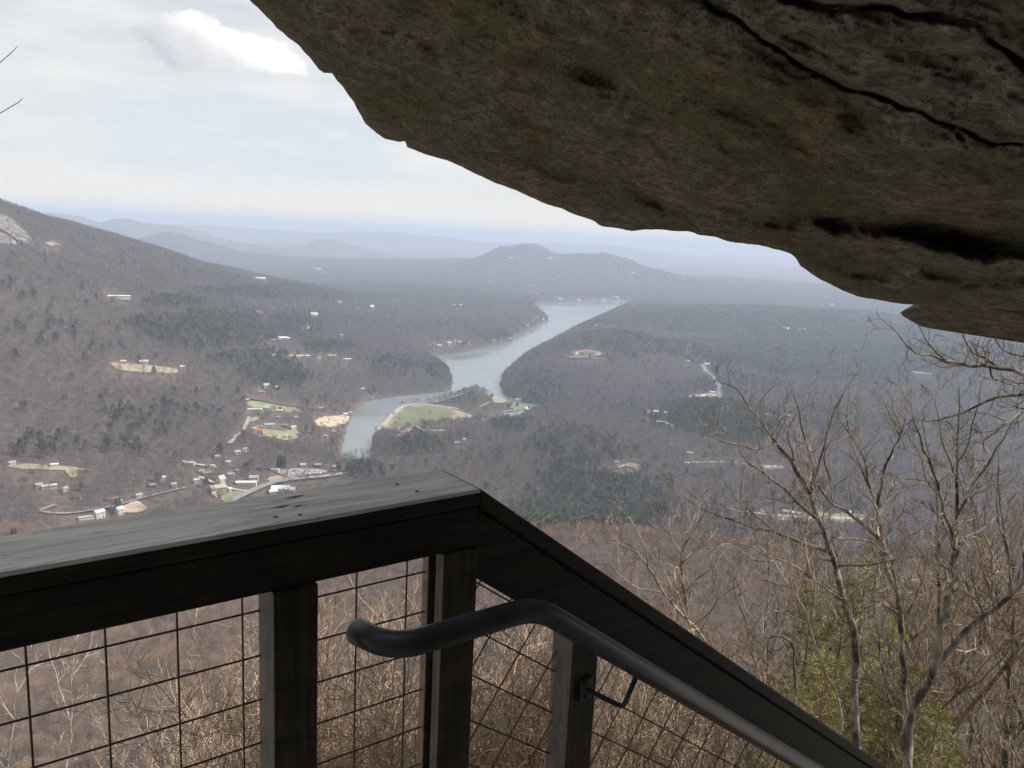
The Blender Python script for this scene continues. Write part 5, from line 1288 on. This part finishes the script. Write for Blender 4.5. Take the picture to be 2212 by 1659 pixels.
traced_tree("bare_sapling", "thin bare sapling rising close behind the stair rail, left of the snag", "tree", TG, [([c3(*p) for p in [(20,1030),(60,950),(150,870),(190,790)]], 4, 2), ([c3(*p) for p in [(5,990),(-15,880),(10,780),(70,680)]], 4, 2), ([c3(*p) for p in [(60,1120),(130,1050),(180,980)]], 3, 2)], 9, 7, 4, M_b2, M_b2, .22, .45, 2, (4, 3, 3))
TH = [c3(*p) for p in [(640,1500),(620,1400),(560,1240),(500,1090),(440,960),(370,870),(310,800)]]
traced_tree("bare_tree", "slim bare tree with many fine pale twigs left of the first big trunk", "tree", TH, [([c3(*p) for p in [(500,1090),(410,1060),(320,1040),(230,960)]], 5, 2), ([c3(*p) for p in [(440,960),(430,820),(430,700),(445,560)]], 5, 2), ([c3(*p) for p in [(370,870),(300,860),(210,800),(150,790)]], 4, 2), ([c3(*p) for p in [(310,800),(280,700),(240,620),(250,540)]], 4, 2),
     ([c3(*p) for p in [(560,1240),(520,1100),(540,960),(500,850)]], 5, 2)], 11.5, 10, 5, M_b2, M_b2, .26, .6)
TI = [c3(*p) for p in [(1270,1700),(1275,1450),(1290,1250),(1300,1050),(1295,900)]]
traced_tree("bare_tree", "dark straight bare tree at the right edge in the brown thicket", "tree", TI, [([c3(*p) for p in [(1295,900),(1270,800),(1240,700),(1235,560)]], 7, 2), ([c3(*p) for p in [(1300,1000),(1330,880),(1370,800)]], 6, 2)], 16, 17, 9, M_b1, M_b5, .4, .9)
# limbs reaching in from a tree outside the right edge
TR = [(2330,1900),(2320,1500),(2330,1150),(2310,950),(2290,800)]
traced_tree("bare_tree", "pale curving limbs reaching in under the rock from a tree beyond the right edge", "tree", TR, [
   ([(2300,900)]+[c6(*p) for p in [(2200,440),(2124,425),(2000,375),(1850,385),(1750,350),(1620,340),(1480,300),(1385,258)]], 12, 2),
   ([c6(*p) for p in [(2000,378),(1900,340),(1830,310),(1780,250),(1760,180)]], 5, 2), ([c6(*p) for p in [(1630,340),(1560,290),(1500,220),(1470,150)]], 4, 2),
   ([(2310,930)]+[c6(*p) for p in [(2200,530),(2124,540),(1980,550),(1880,590),(1800,640),(1740,680),(1650,682)]], 9, 3), ([(2315,960)]+[c6(*p) for p in [(2200,600),(2124,650),(2050,700),(1950,770),(1860,860)]], 9, 3),
   ([c6(*p) for p in [(1900,395),(1930,460),(2040,480),(2124,490)]], 4, 2), ([(2290,800)]+[c6(*p) for p in [(2200,320),(2124,325),(2000,290),(1920,190)]], 5, 2)], 8.0, 30, 16, M_b1, M_b2, .26, .42, 2, (3, 3, 3), minr=.0018)
# a sapling outside the left edge whose twig tips reach into the sky
TL = [(-200,1700),(-180,1000),(-160,600),(-130,300)]
traced_tree("bare_sapling", "two thin budding twigs reaching into the sky at the left edge", "tree", TL, [([(-150,400),(-90,230),(-30,162),(0,159),(22,150),(34,136),(41,120)], 2.4, 1.1), ([(-155,480),(-80,300),(-20,238),(8,229),(33,231)], 2.6, 1.6)], 3.0, 14, 6, M_b1, M_b1, 9.0, .025, 0, (2, 2), dz=.02, minr=.0010)
# pale dead saplings seen through the mesh, lower left
for i, (x, y0, lb) in enumerate([(25,1440,"pale white sapling farthest left behind the wire mesh"),(150,1400,"pale white branching sapling second from left behind the wire mesh"),(262,1555,"low pale sapling third from left behind the wire mesh"),(420,1600,"low tangled grey sapling left of the first post behind the mesh")]):
    tr = [(x+10*math.sin(i), 1800), (x-8, 1659), (x+6, 1560), (x+4, y0+60), (x+12, y0)]
    if y0 > 1540: tr = [(x, 1850), (x-8, 1730), (x+4, 1650), (x+12, y0)]
    traced_tree("dead_sapling", lb, "tree", tr, [([tr[-2], (x+30, y0+30), (x+48, y0-10)], 3, 1.6), ([tr[-3] if len(tr) > 4 else tr[-2], (x-26, y0+70), (x-40, y0+20)], 3, 1.6)], 24+2*i, 5, 2.4, M_b4, M_b4, .55, .9, 2, (3, 3, 2), group=None, minr=.006)
# tangled shrubs
def shrub(x, y, top, label, mat, cat="shrub", stems=18, spread=1.0, group="tangled shrubs below the railing", lvl=3, cnt=(5, 4, 4), minr=.0021, name="shrub", r0=.009, L=None):
    zg = float(Hgt(np.array([x]), np.array([y]))[0]); hh = top-zg; o = empty(name, (x, y, zg)); tag(o, label, cat, group)
    sm, br_ = MB(), MB()
    for k in range(stems):
        a = G.uniform(0, 6.28); rr_ = spread*math.sqrt(G.random()); P = [np.array([math.cos(a)*.15*rr_, math.sin(a)*.15*rr_, -.2]), np.array([math.cos(a)*rr_*.45, math.sin(a)*rr_*.45, hh*.45]), np.array([math.cos(a)*rr_, math.sin(a)*rr_, hh*G.uniform(.62, .95)])]
        Q = curve3(P, .22, .05); R = np.linspace(r0, r0*.4, len(Q)); sm.tube(Q, R, 5, cap=False); dress(br_, Q, R, .30, (L or .62), lvl-1, cnt, .35, minr, .15)
    sm.build("stems", mat, o); br_.build("twigs", mat, o); return o
SH = [(500,1530,7.2,"grey"),(625,1520,5.8,""),(720,1400,5.8,""),(830,1375,6.4,""),(930,1470,5.2,""),(1060,1385,6.2,""),(1150,1400,6.8,""),(1290,1480,6.2,""),(1400,1520,6.4,""),(1520,1560,6.8,"")]
SL_ = ["low greyish tangled shrub left of the first post","tan tangled shrub hidden partly by the first post","dense tan tangled shrub in the opening right of the first post","tan tangled shrub below the curved end of the handrail","tan tangled shrub low behind the thin cleats of the corner post","pale tan tangled shrub in the opening right of the corner post","tan tangled shrub rising behind the third post","rusty tan tangled shrub right of the third post","thin tan shrub under the sloping handrail","thin brown shrub at the lower end of the sloping handrail"]
for (px, py, z, t), lbz in zip(SH, SL_):
    p = at_depth(px, py, z); shrub(p[0], p[1], p[2], lbz, M_b3, spread=1.05, stems=23)
# thicket of thin bare trees filling the lower right
protoT = []
for s in range(4):
    tm, cm = MB(), MB(); hh = 9.0
    Q = curve3([(0,0,-.5),(G.normal()*.2,G.normal()*.2,3),(G.normal()*.5,G.normal()*.5,6),(G.normal()*.8,G.normal()*.8,hh)], .4, .04); R = np.linspace(.075, .012, len(Q)); tm.tube(Q, R, 6)
    for k in range(9):
        t = int(G.uniform(.3, .95)*(len(Q)-1)); a = G.uniform(0, 6.28); d = np.array([math.cos(a)*.8, math.sin(a)*.8, 1.0])
        P = [Q[t], Q[t]+d*.8, Q[t]+d*1.6+np.array([0, 0, .5])]; q = curve3(P, .25, .04); r = np.linspace(.028, .008, len(q)); tm.tube(q, r, 5, cap=False); dress(cm, q, r, .34, .8, 2, (4, 4, 3), .1, .0035)
    dress(cm, Q, R, .5, .9, 2, (4, 4, 3), .4, .0035)
    protoT.append((tm.mesh("thicket_trunk", M_b5 if s % 2 else M_b1), cm.mesh("thicket_crown", M_b5 if s % 2 else M_b2)))
GT = "thin bare trees of the lower right thicket"
k = 0
for i in range(34):
    px = G.uniform(1180, 2330); z = G.uniform(15, 42); fr = (px-1180)/1150
    topy = 1500-330*fr**.8+G.uniform(-60, 130)+(20-z)*3
    p = at_depth(px, topy, z); zg = float(Hgt(np.array([p[0]]), np.array([p[1]]))[0]); hh = p[2]-zg
    if hh < 3: continue
    o = empty("thin_bare_tree", (p[0], p[1], zg), G.uniform(0, 6.28)); s = hh/9.3; o.scale = (min(s, 1.5)*G.uniform(.9, 1.2),)*2+(s,)
    tag(o, "thin brown bare tree in the dense thicket at the lower right", "tree", GT)
    a, b_ = protoT[k % 4]; k += 1; link(bpy.data.objects.new("trunk", a), o); link(bpy.data.objects.new("crown", b_), o)
# yellow green pines among them
M_pine = mat_twig("yellow_green_needles", [(.30,.27,.11), (.38,.35,.14), (.33,.30,.12)])
def young_pine(px, py, z, label, wid=1.7, n=2600):
    p = at_depth(px, py, z); zg = float(Hgt(np.array([p[0]]), np.array([p[1]]))[0]); hh = p[2]-zg; o = empty("young_pine", (p[0], p[1], zg)); tag(o, label, "tree", "yellow green young pines")
    t = MB(); t.tube([(0,0,-.3),(0,0,hh*.6),(0,0,hh)], [.09,.05,.01], 7); cen, dirs = [], []
    for L_ in range(int(hh/.45)):
        z0 = hh*.25+L_*.45*.8
        if z0 > hh*.98: break
        for b_ in range(6):
            a = b_*1.05+L_*.6+G.normal()*.15; ln = wid*(1.05-(z0/hh)**2)*G.uniform(.6, 1.1)
            e = np.array([math.cos(a)*ln, math.sin(a)*ln, z0+ln*.25]); t.tube([(0,0,z0), tuple(e)], [.014,.004], 4, cap=False)
            for q in range(int(4+ln*7)):
                u = G.uniform(.3, 1.0); c = np.array([0,0,z0])*(1-u)+e*u; k = 9
                cen.append(np.repeat(c[None], k, 0)+G.normal(size=(k, 3))*.02); dirs.append(G.normal(size=(k, 3))*.8+np.array([math.cos(a), math.sin(a), .5]))
    cen = np.vstack(cen); dirs = np.vstack(dirs); n = len(cen)
    V, F = slivers(n, cen, dirs, .16*G.uniform(.6, 1.2, n), np.full(n, .013), G)
    t.build("trunk", M_b5, o); link(bpy.data.objects.new("needles", mesh_np("needles", V, F, M_pine)), o)
for a in [(1835,1235,17,"yellow green young pine between the big trunks"),(1940,1300,20,"yellow green young pine behind the leaning dark tree"),(1790,1390,15,"low yellow green young pine near the stair rail"),(2030,1520,14,"yellow green young pine at the bottom right"),(1900,1480,18,"small yellow green pine below the tree fork"),(1760,1260,19,"thin yellow green pine left of the first big trunk"),(1880,1180,21,"tallest yellow green young pine, behind the trunks"),(1985,1410,16,"yellow green young pine right of the tree fork")]:
    young_pine(*a)


# ------------------------------------------------------------------ haze
hb = MB(); hb.box((0, 0, (-440+118)/2), (200000, 200000, 558))
hm = bpy.data.materials.new("haze_air"); hm.use_nodes = True; nt = hm.node_tree; nt.nodes.clear()
o = nt.nodes.new('ShaderNodeOutputMaterial'); v = nt.nodes.new('ShaderNodeVolumePrincipled')
v.inputs['Color'].default_value = (0.61, 0.715, 0.89, 1); v.inputs['Density'].default_value = 1.22e-4; v.inputs['Anisotropy'].default_value = 0.0
nt.links.new(v.outputs[0], o.inputs['Volume'])
hz = hb.build("haze", hm); tag(hz, kind='stuff')
